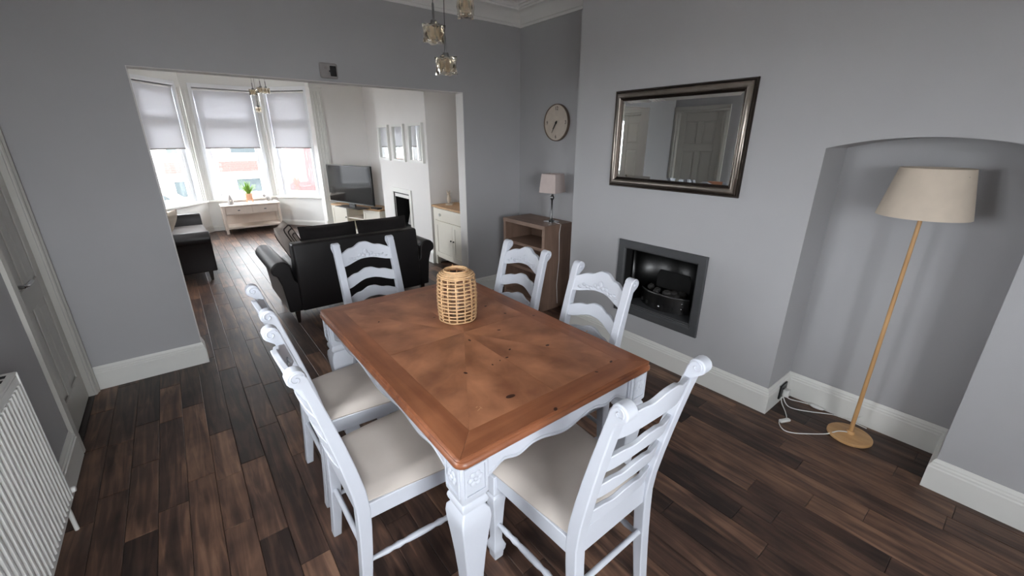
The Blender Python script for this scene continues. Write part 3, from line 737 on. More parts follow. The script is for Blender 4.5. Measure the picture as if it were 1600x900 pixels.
pendant('pendant_light', 'cluster of three amber glass cube pendants above the dining table', (.94, 1.53), [(-.06, .055, 1.975), (.040, -.01, 2.062), (-.03, .03, 1.868)], None)
pendant('pendant_light', 'cluster of clear glass cube pendants in the living room', (1.0, 6.0), [(-.06, .05, 2.12), (.07, .0, 2.14), (-.05, -.03, 1.93), (.03, .08, 2.15)], None)

# ------------------------------------------------------------------ wall things in the dining room
# mirror on the chimney breast (built in a local plane: x right = -y world, y up = z world)
def rect_path(w, h): return [(-w/2, -h/2), (w/2, -h/2), (w/2, h/2), (-w/2, h/2)]
MR = (0, 0, 0)
def on_right_wall(o, y, z, x=XC):   # local x -> -y, local y -> z, local z -> -x
    o.location = (x, y, z); o.matrix_world = Matrix(((0, 0, -1, x), (-1, 0, 0, y), (0, 1, 0, z), (0, 0, 0, 1))); return o
mi = thing('wall_mirror', 'rectangular mirror in a bronze and silver moulded frame above the fireplace', 'mirror')
on_right_wall(mi, (1.13+2.086)/2, (1.28+1.927)/2)
mw, mh = .956, .647
fr_out = [(0, 0), (0, .016), (.005, .022), (.010, .022), (.014, .018)]
fr_mid = [(.014, .0), (.014, .019), (.020, .028), (.030, .033), (.042, .032), (.050, .026), (.050, 0)]
fr_in = [(.050, 0), (.050, .024), (.055, .026), (.060, .020), (.066, .016), (.066, 0)]
MB().sweep(fr_out+[(.014, 0)], rect_path(mw, mh), True).build('outer_bead', 'pewter_dark', mi, smooth=40)
MB().sweep(fr_mid, rect_path(mw, mh), True).build('frame_moulding', 'pewter', mi, smooth=40)
MB().sweep(fr_in, rect_path(mw, mh), True).build('inner_bead', 'pewter_dark', mi, smooth=40)
w2, h2, bv = mw/2-.064, mh/2-.064, .022
MB().add([(-w2, -h2, .0095), (w2, -h2, .0095), (w2, h2, .0095), (-w2, h2, .0095), (-w2+bv, -h2+bv, .0125), (w2-bv, -h2+bv, .0125), (w2-bv, h2-bv, .0125), (-w2+bv, h2-bv, .0125), (-w2, -h2, .002), (w2, -h2, .002), (w2, h2, .002), (-w2, h2, .002)],
         [(4, 5, 6, 7), (0, 1, 5, 4), (1, 2, 6, 5), (2, 3, 7, 6), (3, 0, 4, 7), (8, 9, 1, 0), (9, 10, 2, 1), (10, 11, 3, 2), (11, 8, 0, 3), (11, 10, 9, 8)]).build('mirror_glass', 'mirror', mi)
# inset fireplace
fp = thing('fireplace', 'black inset fireplace with steel back and coal basket in the chimney breast', 'fireplace')
fy, fz = (1.244+1.945)/2, (.32+.893)/2; on_right_wall(fp, fy, fz); fw_, fh_ = .70, .573
MB().sweep([(0, 0), (0, .016), (.004, .020), (.052, .020), (.062, .012), (.064, 0)], rect_path(fw_, fh_), True).build('frame', 'fire_frame', fp, smooth=30)
MB().box(-.288, .288, -.218, .228, -.285, -.28).build('back_plate', 'black_plastic', fp)
MB().sweep([(0, -.285), (.004, -.285), (.004, .0), (0, .0)], rect_path(.583, .451), True).build('lining', 'soot_gap_dark', fp, (-.002, .005, 0))
# curved polished back
m = MB(); n = 16; V = []; F = []
for i in range(n+1):
    a = PI*i/n; xx = -.26*math.cos(a); zz = -.06-.20*math.sin(a); V += [(xx, -.20, zz), (xx, .222, zz)]
F = [(2*i, 2*i+2, 2*i+3, 2*i+1) for i in range(n)]
bk = MB().add(V, F).build('curved_back', 'metal_dark', fp, smooth=60); sd = bk.modifiers.new('solid', 'SOLIDIFY'); sd.thickness = .003
MB().box(-.285, .285, -.215, -.205, -.28, .004).build('hearth_plate', 'fire_frame', fp, bevel=.003)
# bowed coal basket fret
m = MB(); pa = []
for i in range(13):
    s = -1+2*i/12; pa.append((s*.20, -.125+.085*(1-s*s)))
V = []; F = []
for (xx, zz) in pa: V += [(xx, -.212, zz), (xx, -.075-.012*abs(xx/.2), zz), (xx, -.075-.012*abs(xx/.2), zz-.006), (xx, -.212, zz-.006)]
for i in range(12): F += [(i*4+k, i*4+(k+1) % 4, (i+1)*4+(k+1) % 4, (i+1)*4+k) for k in range(4)]
fret = MB().add(V, F+[(0, 1, 2, 3), (48, 49, 50, 51)]).build('fret', 'metal_dark', fp, smooth=40)
m = MB()
for i in range(1, 12, 2):
    (xx, zz) = pa[i]; m.box(xx-.012, xx+.012, -.185, -.16, zz-.004, zz+.003)
m.build('fret_slot', 'soot_gap_dark', fret)
MB().tube([(x, -.078-.012*abs(x/.2), z) for x, z in pa], .006, 8).build('top_bar', 'metal_brushed', fret, smooth=50)
MB().ball((.02, -.165, -.028), .012).build('knob', 'metal_chrome', fret, smooth=60); MB().ball((.165, -.12, -.09), .008).build('knob', 'metal_chrome', fret, smooth=60); MB().ball((.165, -.16, -.09), .007).build('knob', 'metal_chrome', fret, smooth=60)
random.seed(3)
for k in range(14):
    MB().ball((random.uniform(-.15, .15), -.10+random.uniform(-.01, .02), -.14+random.uniform(-.05, .05)), (random.uniform(.025, .04), random.uniform(.02, .03), random.uniform(.02, .035)), 7, 5).build('coal', 'coal', fp, smooth=20)
MB().prism([(-.19, -.09), (.19, -.09), (.12, .05), (-.12, .05)], 'z', -.235, -.225).build('fire_back', 'soot_gap_dark', fp)
# clock
ck = thing('wall_clock', 'round beige wall clock with dark rim above the table lamp', 'clock'); on_right_wall(ck, 3.085, 1.758, XR)
R = .166
MB().lathe([(R, 0), (R, .022), (R-.003, .027), (R-.007, .027), (R-.009, .020), (R-.009, 0)], 48).build('rim', 'clock_rim', ck, smooth=40)
face = MB().lathe([(.001, .014), (R-.008, .014), (R-.008, .018), (.001, .018)], 48).build('face', 'clock_face', ck)
def digits(txt, x, y, s):
    cu = bpy.data.curves.new('numeral', 'FONT'); cu.body = txt; cu.size = s; cu.align_x = 'CENTER'; cu.align_y = 'CENTER'; cu.extrude = .0004
    o = bpy.data.objects.new('numeral', cu); C.objects.link(o)
    dg = bpy.context.evaluated_depsgraph_get(); me = bpy.data.meshes.new_from_object(o.evaluated_get(dg)); bpy.data.objects.remove(o)
    me.materials.clear(); me.materials.append(MATS['ink'])
    q = bpy.data.objects.new('numeral', me); C.objects.link(q); q.parent = face; q.location = (x, y, .0186)
for t, a in (('12', 90), ('3', 0), ('6', -90), ('9', 180)): digits(t, .125*math.cos(math.radians(a)), .125*math.sin(math.radians(a)), .046)
def hand(name, a, l, w, z):
    o = MB().prism([(-.018, -w*.7), (0, -w), (l, -w*.35), (l, w*.35), (0, w), (-.018, w*.7)], 'z', 0, .0015).build(name, 'ink', ck, (0, 0, z), (0, 0, math.radians(a)))
hand('minute_hand', -120, .105, .006, .023); hand('hour_hand', -128, .07, .007, .020)
MB().lathe([(.009, .018), (.009, .026), (0, .027)], 14).build('hub', 'ink', ck)
# motion sensor / thermostat above the opening
se = thing('wall_sensor', 'white plastic alarm sensor with dark window above the opening', 'sensor', (1.097, YB, 2.092))
MB().box(-.066, .066, -.030, 0, -.052, .056).build('housing', 'sensor_grey', se, bevel=.016, seg=3)
MB().box(.006, .052, -.036, -.028, -.036, .036).build('window_panel', 'black_plastic', se, bevel=.006)
MB().lathe([(.0, 0), (.010, 0), (.010, .006), (0, .007)], 14).build('dial', 'grey_fabric', se, (-.022, -.029, .022), (PI/2, 0, 0))
MB().ball((.002, -.034, -.002), .006).build('lens', 'black_plastic', se, smooth=60)

# ------------------------------------------------------------------ radiator
ra = thing('radiator', 'white ribbed panel radiator on the wall beside the door', 'radiator', (XL, 0, 0))
RY0, RY1, RZ0, RZ1, RX = .9, 2.20, .17, .79, .10
m = MB(); pts = []; y = RY0+.02; pit = .0333
back = []
while y < RY1-.02-pit*.5:
    pts += [(RX-.013, y), (RX-.012, y+pit*.14), (RX-.001, y+pit*.30), (RX, y+pit*.5), (RX-.001, y+pit*.70), (RX-.012, y+pit*.86)]; y += pit
pts += [(RX-.013, y)]
poly = [(RX-.026, RY0+.02)]+pts+[(RX-.026, y)]
m.prism(poly, 'z', RZ0+.03, RZ1-.045)
m.build('ribbed_panel', 'gloss_white', ra, smooth=50)
MB().box(RX-.026, RX-.006, RY0, RY1, RZ1-.05, RZ1-.01).build('top_rail', 'gloss_white', ra, bevel=.006)
MB().box(RX-.026, RX-.006, RY0, RY1, RZ0, RZ0+.035).build('bottom_rail', 'gloss_white', ra, bevel=.006)
MB().box(.035, .055, RY0+.02, RY1-.02, RZ0, RZ1-.03).build('rear_panel', 'gloss_white', ra, bevel=.004)
tg = MB().box(.030, RX-.004, RY0, RY1, RZ1-.012, RZ1).build('top_grille', 'gloss_white', ra, bevel=.004)
for k in range(30):
    yy = RY0+.04+k*(RY1-RY0-.08)/29; MB().box(.045, RX-.022, yy-.012, yy+.012, RZ1-.002, RZ1+.0008).build('grille_slot', 'soot_gap_dark', tg)  # dark plates laid on the grille stand for its shaded openings
for yy in (RY0, RY1): MB().box(.030, RX-.002, yy-.004, yy+.004, RZ0+.01, RZ1-.004).build('side_panel', 'gloss_white', ra, bevel=.003)
MB().tube([(.06, RY1-.02, RZ0+.02), (.06, RY1+.03, RZ0+.02), (.06, RY1+.035, RZ0), (.06, RY1+.035, .0)], .008, 10).build('pipe', 'gloss_white', ra, smooth=50)
MB().lathe([(.012, -.02), (.014, -.015), (.014, .02), (.011, .03), (.0, .031)], 14).build('valve_cap', 'white_plastic', ra, (.075, RY1+.035, RZ0+.03), (0, PI/2, 0), smooth=40)
MB().box(0, .035, RY1-.2, RY1-.16, .3, .6).build('bracket', 'gloss_white', ra)

# ------------------------------------------------------------------ bookcase with table lamp in the recess
bc = thing('bookcase', 'open brown wood-effect bookcase in the recess beside the chimney breast', 'bookcase', (0, 0, 0))
BX0, BX1, BY0, BY1, BZ = 2.60, 2.965, 2.80, 3.43, .85
t = .036
MB().box(BX0, BX1, BY0, BY0+t, 0, BZ-t).build('side_panel', 'brown_laminate', bc, bevel=.001)
MB().box(BX0, BX1, BY1-t, BY1, 0, BZ-t).build('side_panel', 'brown_laminate', bc, bevel=.001)
MB().box(BX0-.004, BX1, BY0-.002, BY1+.002, BZ-t, BZ).build('top_panel', 'brown_laminate', bc, bevel=.001)
MB().box(BX1-.01, BX1, BY0+t, BY1-t, .05, BZ-t).build('back_panel', 'brown_laminate', bc)
for z in (.05, .36, .60): MB().box(BX0+.004, BX1-.01, BY0+t, BY1-t, z, z+.03).build('shelf', 'brown_laminate', bc, bevel=.001)
MB().box(BX0+.02, BX0+.035, BY0+t, BY1-t, 0, .05).build('plinth', 'brown_laminate', bc)
tl = thing('table_lamp', 'small table lamp with a square pinkish shade on the bookcase', 'lamp', (2.80, 2.925, BZ))
MB().prism([(-.055, -.055), (.055, -.055), (.055, .055), (-.055, .055)], 'z', 0, .012).build('base', 'metal_chrome', tl, bevel=.003)
MB().lathe([(.030, .012), (.026, .02), (.016, .03), (.010, .04), (.009, .12), (.009, .21), (.016, .22), (.021, .235), (.016, .25), (.010, .26), (.010, .30)], 16).build('stem', 'metal_brushed', tl, smooth=50)
V = []
for r, z in ((.094, .285), (.080, .455), (.078, .455), (.092, .285)): V += [(r, -r*.95, z), (r, r*.95, z), (-r, r*.95, z), (-r, -r*.95, z)]
MB().add(V, [(i*4+k, i*4+(k+1) % 4, ((i+1) % 4)*4+(k+1) % 4, ((i+1) % 4)*4+k) for i in range(4) for k in range(4)]).build('lamp_shade', 'lamp_pink', tl, rot=(0, 0, .25), bevel=.004)
MB().tube([(0, -.05, .006), (-.0, -.10, .004), (-.0, -.132, -.004), (-.02, -.136, -.08), (-.01, -.137, -.35), (-.03, -.137, -.6), (-.01, -.135, -.8)], .003, 6).build('flex', 'white_plastic', tl, smooth=50)

# ------------------------------------------------------------------ floor lamp with flex
fo = thing('floor_lamp', 'floor lamp with pale wooden pole, round base and cream drum shade in the alcove', 'lamp', (2.747, .345, 0))
MB().lathe([(.0, 0), (.102, 0), (.106, .004), (.106, .014), (.102, .018), (.03, .019), (.022, .024), (.018, .04), (.0, .04)], 40).build('base', 'lamp_wood', fo, smooth=40)
MB().tube([(0, 0, .02), (0, 0, .6), (0, 0, 1.30)], [.0105, .0095, .0085], 14).build('pole', 'lamp_wood', fo, smooth=60)
MB().lathe([(.017, 1.30), (.017, 1.36), (.008, 1.365)], 14).build('bulb_holder', 'black_plastic', fo)
MB().ball((0, 0, 1.40), .03).build('bulb', 'white_plastic', fo, smooth=60)
MB().lathe([(.172, 1.265), (.130, 1.485), (.128, 1.485), (.170, 1.265), (.172, 1.265)], 48).build('lamp_shade', 'lamp_linen', fo, smooth=50)
for k in range(3): a = k*2*PI/3; MB().tube([(.012*math.cos(a), .012*math.sin(a), 1.35), (.136*math.cos(a), .136*math.sin(a), 1.455)], .002, 6).build('shade_spoke', 'metal_brushed', fo)
def smooth_path(pts, n=6):
    out = []; P = [Vector(p) for p in pts]
    for i in range(len(P)-1):
        p0, p1, p2, p3 = P[max(i-1, 0)], P[i], P[i+1], P[min(i+2, len(P)-1)]
        for k in range(n):
            t = k/n; out.append(.5*((2*p1)+(p2-p0)*t+(2*p0-5*p1+4*p2-p3)*t*t+(3*p1-p0-3*p2+p3)*t**3))
    return out+[P[-1]]
cab = [(2.80, .735, .075), (2.77, .71, .02), (2.70, .66, .005), (2.63, .63, .005), (2.565, .645, .005), (2.505, .60, .005), (2.52, .55, .005), (2.59, .485, .005), (2.66, .43, .006), (2.70, .39, .03), (2.735, .352, .03)]
L0 = fo.location
MB().tube([(p[0]-L0[0], p[1]-L0[1], p[2]) for p in smooth_path(cab)], .0032, 6).build('flex', 'white_plastic', fo, smooth=60)
MB().box(-.012, .012, -.035, .035, .0, .016).build('flex_switch', 'white_plastic', fo, (2.60-L0[0], .628-L0[1], 0), (0, 0, -2.0), bevel=.005)
ex = thing('cable', 'white cable with an oval switch looping along the alcove skirting', 'cable', (2.84, .72, 0))
L1 = ex.location
cab2 = [(2.815, .735, .07), (2.79, .69, .01), (2.78, .64, .005), (2.83, .56, .005), (2.90, .47, .005), (2.915, .40, .006), (2.918, .36, .03), (2.918, .34, .06)]
cab3 = [(2.815, .735, .075), (2.86, .70, .015), (2.895, .64, .006), (2.912, .58, .006), (2.915, .50, .006), (2.912, .40, .006), (2.90, .30, .006)]
for cc in (cab2, cab3): MB().tube([(p[0]-L1[0], p[1]-L1[1], p[2]) for p in smooth_path(cc)], .003, 6).build('flex', 'white_plastic', ex, smooth=60)
MB().ball((2.905-L1[0], .555-L1[1], .011), (.02, .042, .011), 12, 8).build('switch', 'white_plastic', ex, smooth=60)
sk = thing('wall_socket', 'dark socket with a white plug at the foot of the alcove', 'socket', (2.80, YC2-.020, .085))
MB().box(-.05, .05, -.010, 0, -.045, .05).build('plate', 'black_plastic', sk, bevel=.003)
pg = MB().box(-.02, .025, -.045, -.010, -.03, .018).build('plug', 'white_plastic', sk, bevel=.006)

# ------------------------------------------------------------------ living room: sofas
def sofa(label, W_, loc, rz, D=.88, seats=2, back_cush=True, HA=.60, HB=.74):
    """local: back along -y, front +y, centre x = 0"""
    s = thing('sofa', label, 'sofa', loc, rz)
    h = W_/2; ib = h-.20
    MB().box(-ib-.02, ib+.02, .06, D-.06, .12, .36).build('base', 'leather', s, bevel=.015)
    # back: slightly raked slab
    MB().prism([(0, .12), (.16, .12), (.20, .40), (.155, HB), (.03, HB), (-.005, .5)], 'x', -ib-.012, ib+.012).build('backrest', 'leather', s, bevel=.02, seg=3)
    for sx in (-1, 1):
        # flared scroll arm: profile in (x, z) extruded along y
        pf = [(ib-.02, .12), (ib+.115, .12), (ib+.125, .25), (ib+.138, .38), (ib+.165, .47)]
        cx, cz, r = ib+.125, HA-.075, .075
        pf += [(cx+r*math.cos(a)*1.05, cz+r*math.sin(a)) for a in [math.radians(t) for t in range(-30, 181, 21)]]
        pf += [(ib+.035, .42), (ib-.02, .36)]
        MB().prism([(sx*x, z) for x, z in pf], 'y', .025, D-.02).build('arm', 'leather', s, bevel=.012, seg=3)
        for yy in (.07, D-.09): MB().lathe([(.016, 0), (.020, .01), (.032, .12), (.034, .125)], 4, rot=PI/4).build('foot', 'dark_wood', s, (sx*(ib+.05), yy, 0))
    cw = 2*(ib-.01)/seats
    for k in range(seats):
        xc = -ib+.01+cw*(k+.5)
        MB().box(xc-cw/2+.004, xc+cw/2-.004, .19, D-.01, .35, .46).build('seat_cushion', 'leather' if back_cush else 'grey_fabric', s, bevel=.03, seg=3)  # grey seat colour stands for light reflected off the leather
    return s, ib, cw
so, ib, cw = sofa('black leather sofa standing with its back to the dining table', 1.56, (1.28, 3.94, 0), 0)
for k in range(2):
    MB().pillow(.53, .44, .16, 12, pinch=.03).build('back_cushion', 'black_fabric', so, (-.205+.535*k, .245, .625), (PI/2-.22, 0, 0), smooth=80)
tag(MB().pillow(.42, .42, .13, 12).build('scatter_cushion', 'cushion_grey', None, (.775, 4.42, .655), tuple(Vector((.86, -.32, .42)).to_track_quat('Z', 'Y').to_euler()), smooth=80), 'grey cushion with dark stripes leaning on the arm of the black sofa', 'cushion')
cu = bpy.data.objects['scatter_cushion']
for k, r in enumerate((.155, .115, .07)):
    for sd in (1, -1):
        pts = []
        for x, y in rounded([(-r, -r), (r, -r), (r, r), (-r, r)], r*.35, 4):
            u, v = x/.21, y/.21; pts.append((x, y, sd*(.065*((1-abs(u)**2.6)*(1-abs(v)**2.6))**.5)))
        MB().tube(pts, .006, 6, True).build('stripe', 'stripe', cu, smooth=60)
s2, ib2, cw2 = sofa('black leather sofa with seat coloured grey for its sheen by the bay window, side-on', 1.75, (XL+.06, 6.73, 0), -PI/2, D=.86, back_cush=False)
for k in range(2):
    MB().pillow(.62, .44, .18, 12, pinch=.03).build('back_cushion', 'grey_fabric', s2, (-.32+.64*k, .26, .64), (PI/2-.22, 0, 0), smooth=80)
tag(MB().pillow(.42, .40, .15, 12).build('scatter_cushion', 'lamp_linen', None, (-.20, 6.28, .64), (PI/2-.5, 0, -1.9), smooth=80), 'pale cushion on the sofa beside the bay window', 'cushion')

# ------------------------------------------------------------------ coffee table with ornaments and plant
CT = thing('coffee_table', 'cream two-drawer coffee table with lower shelf under the bay window', 'table', (1.02, 9.10, 0), -.02)
hw2, hd2 = .455, .21
MB().box(-hw2-.01, hw2+.01, -hd2-.01, hd2+.01, .478, .50).build('table_top', 'coffee_paint', CT, bevel=.004)
MB().box(-hw2+.03, hw2-.03, -hd2+.02, hd2-.005, .33, .478).build('body', 'coffee_paint', CT)
for sx in (-1, 1):
    for sy in (-1, 1): MB().box(sx*(hw2-.02)-.02, sx*(hw2-.02)+.02, sy*(hd2-.02)-.02, sy*(hd2-.02)+.02, 0, .478).build('leg', 'coffee_paint', CT, bevel=.002)
    dr = MB().box(sx*(hw2-.04)/2-.198, sx*(hw2-.04)/2+.198, -hd2+.004, -hd2+.022, .342, .468).build('drawer', 'coffee_paint', CT, bevel=.003)
    MB().ball((sx*(hw2-.04)/2, -hd2-.012, .408), (.022, .014, .010), 10, 6).build('knob', 'metal_brushed', dr, smooth=60)
MB().box(-hw2+.01, hw2-.01, -hd2+.01, hd2-.01, .085, .115).build('shelf', 'coffee_paint', CT, bevel=.003)
MB().box(-hw2+.03, hw2-.03, hd2-.015, hd2-.005, .115, .33).build('back_panel', 'coffee_paint', CT)
pp = thing('potted_plant', 'green leafy plant in a terracotta pot with legs on the coffee table', 'plant', (1.03, 9.10, .50))
MB().lathe([(.042, .055), (.052, .06), (.062, .17), (.058, .17), (.050, .075), (.0, .075)], 20).build('pot', 'terracotta', pp, smooth=40)
for k in range(4): a = PI/4+k*PI/2; MB().tube([(.068*math.cos(a), .068*math.sin(a), 0), (.062*math.cos(a), .062*math.sin(a), .14)], .006, 6).build('pot_leg', 'terracotta', pp)
MB().lathe([(.0, .15), (.058, .15), (.0, .157)], 16).build('soil', 'dark_wood', pp)
random.seed(11)
for k in range(42):
    a = random.uniform(0, 2*PI); t = random.uniform(.15, 1); Ln = random.uniform(.16, .27); sp = t*.13
    V = []; F = []; n = 5
    for i in range(n+1):
        q = i/n; rr = .02+sp*q**1.3; z = .15+Ln*(q-.35*t*q*q); w = .011*math.sin(PI*(q*.9+.08))+.001
        for s_, dz in ((-1, .0), (0, -.004), (1, .0)): V.append((rr*math.cos(a)-s_*w*math.sin(a), rr*math.sin(a)+s_*w*math.cos(a), z+dz))
    for i in range(n): F += [(i*3, i*3+1, i*3+4, i*3+3), (i*3+1, i*3+2, i*3+5, i*3+4)]
    lf = MB().add(V, F).build('leaf', 'leaf', pp, smooth=60, fix=False); lf.modifiers.new('thick', 'SOLIDIFY').thickness = .001
g = thing('ornament', 'grey cone-shaped gnome ornament on the coffee table beside the plant', 'ornament', (.725, 9.06, .50))
MB().lathe([(.0, 0), (.042, 0), (.048, .02), (.045, .06), (.035, .085), (0, .09)], 16).build('body', 'stone', g, smooth=50)
MB().lathe([(.044, .068), (.036, .095), (.022, .135), (.008, .165), (0, .17)], 16).build('hat', 'grey_fabric', g, smooth=50)
MB().ball((0, -.042, .07), .011).build('nose', 'lamp_linen', g, smooth=60)
g = thing('ornament', 'grey bird-shaped stone ornament on the coffee table nearer the television', 'ornament', (1.315, 9.07, .50), .3)
MB().lathe([(0, 0), (.03, 0), (.03, .006), (.008, .012), (0, .013)], 14).build('stand', 'stone', g, smooth=40)
MB().ball((.0, 0, .062), (.052, .030, .046), 14, 10).build('body', 'stone', g, (0, 0, 0), (0, .35, 0), smooth=60)
MB().ball((-.045, 0, .115), (.026, .022, .024), 12, 8).build('head', 'stone', g, smooth=60)
MB().lathe([(.009, 0), (0, .03)], 8).build('beak', 'stone', g, (-.066, 0, .114), (0, -PI/2-.2, 0))
MB().prism([(.03, -.01), (.085, -.012), (.085, .012), (.03, .01)], 'z', .03, .044).build('tail', 'stone', g, rot=(0, .25, 0))

# ------------------------------------------------------------------ television and its unit
TVA = math.atan2(6.73-8.16, 2.56-2.12)   # direction along the front, from window end to fireplace end
tu = thing('television_unit', 'white television cabinet with oak top and open middle shelves', 'cabinet', (2.39, 7.47, 0), TVA)
TLn = 1.36; tw = TLn/2
# local x along the front (towards camera end), local y: + = into the corner (left of travel = +x side?)
sy = 1
MB().box(-tw-.01, tw+.01, -.01, .37, .475, .50).build('unit_top', 'oak', tu, bevel=.003)
MB().box(-tw, -tw+.45, .02, .36, .06, .475).build('carcass', 'cream_paint', tu); MB().box(tw-.45, tw, .02, .36, .06, .475).build('carcass', 'cream_paint', tu)
MB().box(-tw+.45, tw-.45, .345, .36, .06, .475).build('back_panel', 'cream_inside', tu)
MB().box(-tw+.45, tw-.45, .01, .345, .06, .085).build('shelf', 'cream_paint', tu); MB().box(-tw+.45, tw-.45, .01, .345, .28, .30).build('shelf', 'cream_paint', tu)
MB().box(-tw, tw, .02, .36, .0, .06).build('plinth', 'cream_paint', tu)
for a, hs in ((-tw+.005, 1), (tw-.445, -1)):
    d = MB().box(a, a+.44, 0, .02, .065, .47).build('door', 'cream_paint', tu, bevel=.003)
    MB().sweep([(0, 0), (.05, 0), (.05, .006), (0, .006)], [(a, .065), (a+.44, .065), (a+.44, .47), (a, .47)], True)
    q = MB(); q.sweep([(0, 0), (.05, 0), (.05, .006), (0, .006)], [(a, .065), (a+.44, .065), (a+.44, .47), (a, .47)], True); q.v = [(x, -z, y) for x, y, z in q.v]
    q.build('door_frame', 'cream_paint', d, bevel=.0015)
    MB().ball((a+(.415 if hs == 1 else .025), -.016, .29), .012).build('knob', 'metal_brushed', d, smooth=60)
tv = thing('television', 'black flat television on the white cabinet beside the bay window', 'television', (2.315, 7.38, .50), TVA+.0)
tx, tz0, tz1 = .60, .07, .70
MB().box(-tx, tx, .0, .035, tz0, tz1).build('case', 'black_plastic', tv, bevel=.005)
MB().box(-tx+.012, tx-.012, -.002, .001, tz0+.022, tz1-.012).build('screen', 'screen', tv)
MB().box(-tx, tx, -.003, .012, tz0-.004, tz0+.012).build('bottom_bezel', 'metal_brushed', tv, bevel=.002)
MB().box(-.34, .34, -.10, .12, 0, .012).build('stand', 'black_plastic', tv, bevel=.005); MB().box(-.08, .08, .01, .04, .01, .1).build('stand_neck', 'black_plastic', tv)
bx = tag(MB().box(-.09, .09, -.05, .05, 0, .022).build('set_top_box', 'black_plastic', None, (2.60, 6.99, .50), (0, 0, TVA), bevel=.004), 'small black box on the television cabinet beside the television', 'box')

# ------------------------------------------------------------------ three framed mirrors, fireplace and cabinet on the chimney side
for (ya, yb, lab) in ((6.16, 6.55, 'white framed panel mirror above the living room hearth, nearest the television'), (5.64, 6.03, 'white framed panel mirror above the living room hearth, middle of three'), (5.09, 5.50, 'white framed panel mirror above the living room hearth, nearest the cabinet')):
    f = thing('framed_mirror', lab, 'mirror', group='three framed mirrors over the living room hearth'); on_right_wall(f, (ya+yb)/2, 1.56, LCX)
    w, h = yb-ya, .492
    MB().sweep([(0, 0), (0, .034), (.03, .034), (.034, .026), (.034, 0)], rect_path(w, h), True).build('frame', 'gloss_white', f, smooth=30)
    MB().box(-w/2+.03, w/2-.03, -h/2+.03, h/2-.03, .004, .012).build('mirror_glass', 'mirror', f)
lf = thing('fireplace', 'inset hearth with white surround below the three framed mirrors', 'fireplace'); on_right_wall(lf, 5.905, .60, LCX)
MB().sweep([(0, 0), (0, .020), (.058, .020), (.066, .010), (.066, 0)], rect_path(.67, .66), True).build('surround', 'gloss_white', lf, smooth=30)
MB().sweep([(0, 0), (0, .012), (.02, .012), (.02, 0)], rect_path(.55, .54), True).build('inner_trim', 'black_plastic', lf)
MB().box(-.245, .245, -.235, .195, -.25, -.245).build('back_plate', 'soot_gap_dark', lf)
MB().sweep([(0, -.245), (.004, -.245), (.004, .0), (0, .0)], rect_path(.488, .438), True).build('lining', 'soot_gap_dark', lf, (0, -.02, 0))
MB().box(-.24, .24, -.234, -.222, -.245, .0).build('hearth_plate', 'black_plastic', lf)
MB().add([(-.09, -.22, -.10), (.11, -.20, -.06), (.09, -.0, -.10), (-.07, -.03, -.14), (-.09, -.22, -.115), (.11, -.20, -.075), (.09, -.0, -.115), (-.07, -.03, -.155)], [(0, 1, 2, 3), (7, 6, 5, 4), (0, 4, 5, 1), (1, 5, 6, 2), (2, 6, 7, 3), (3, 7, 4, 0)]).build('pale_board', 'stone', lf, bevel=.004)
cb = thing('cabinet', 'white two-door cabinet with drawer and oak top in the living room alcove', 'cabinet', (2.62, 0, 0))
cy0, cy1 = 4.02, 5.0
MB().box(-.02, .37, cy0-.015, cy1+.0, .775, .80).build('cabinet_top', 'oak', cb, bevel=.003)
MB().box(.012, .36, cy0, cy1-.01, .10, .775).build('carcass', 'cream_paint', cb)
for yy in (cy0, cy1-.05):
    for xx in (0.0, .32): MB().box(xx, xx+.045, yy, yy+.045, 0, .775).build('leg_post', 'cream_paint', cb, bevel=.002)
d0 = MB().box(-.006, .014, cy0+.05, cy1-.055, .615, .765).build('drawer', 'cream_paint', cb, bevel=.003)
for yy in (4.24, 4.80): MB().ball((-.022, yy, .69), (.016, .018, .018), 12, 8).build('knob', 'white_plastic', d0, smooth=60)
ym = (cy0+cy1)/2
wdo = (cy1-cy0-.11)/2
for a in (cy0+.052, cy0+.052+wdo+.003):
    d = MB().box(-.004, .014, a, a+wdo, .13, .605).build('door', 'cream_paint', cb, bevel=.002)
    q = MB(); q.sweep([(0, 0), (.055, 0), (.055, .006), (0, .006)], [(a, .13), (a+wdo, .13), (a+wdo, .605), (a, .605)], True); q.v = [(-.004-z, x, y) for x, y, z in q.v]
    q.build('door_frame', 'cream_paint', d, bevel=.0015)
    s_ = 1 if a < ym-.2 else -1
    yk = a+wdo-.03 if s_ == 1 else a+.03
    MB().ball((-.020, yk, .39), (.010, .012, .010), 10, 6).build('knob', 'metal_dark', d, smooth=60)
fg = thing('figurine', 'small pale figurine standing on the white alcove cabinet', 'figurine', (2.77, 4.83, .80), 1.2)
MB().lathe([(0, 0), (.045, 0), (.045, .012), (.02, .02), (0, .02)], 14).build('plinth', 'lamp_linen', fg, smooth=40)
MB().ball((0, 0, .075), (.034, .028, .055), 12, 8).build('body', 'lamp_linen', fg, smooth=60)
MB().ball((.028, 0, .14), (.026, .020, .024), 12, 8).build('head', 'lamp_linen', fg, smooth=60)
for s_ in (-1, 1): MB().lathe([(.009, 0), (.006, .02), (0, .035)], 8).build('ear', 'lamp_linen', fg, (.022, s_*.012, .155), (s_*-.3, 0, 0))
ph = thing('glass_block', 'clear glass picture block behind the figurine on the alcove cabinet', 'ornament', (2.84, 4.92, .80))
MB().box(-.006, .006, -.05, .05, .006, .15).build('block', 'clear_glass', ph, bevel=.003); MB().box(-.02, .02, -.055, .055, 0, .008).build('foot', 'lamp_linen', ph, bevel=.002)

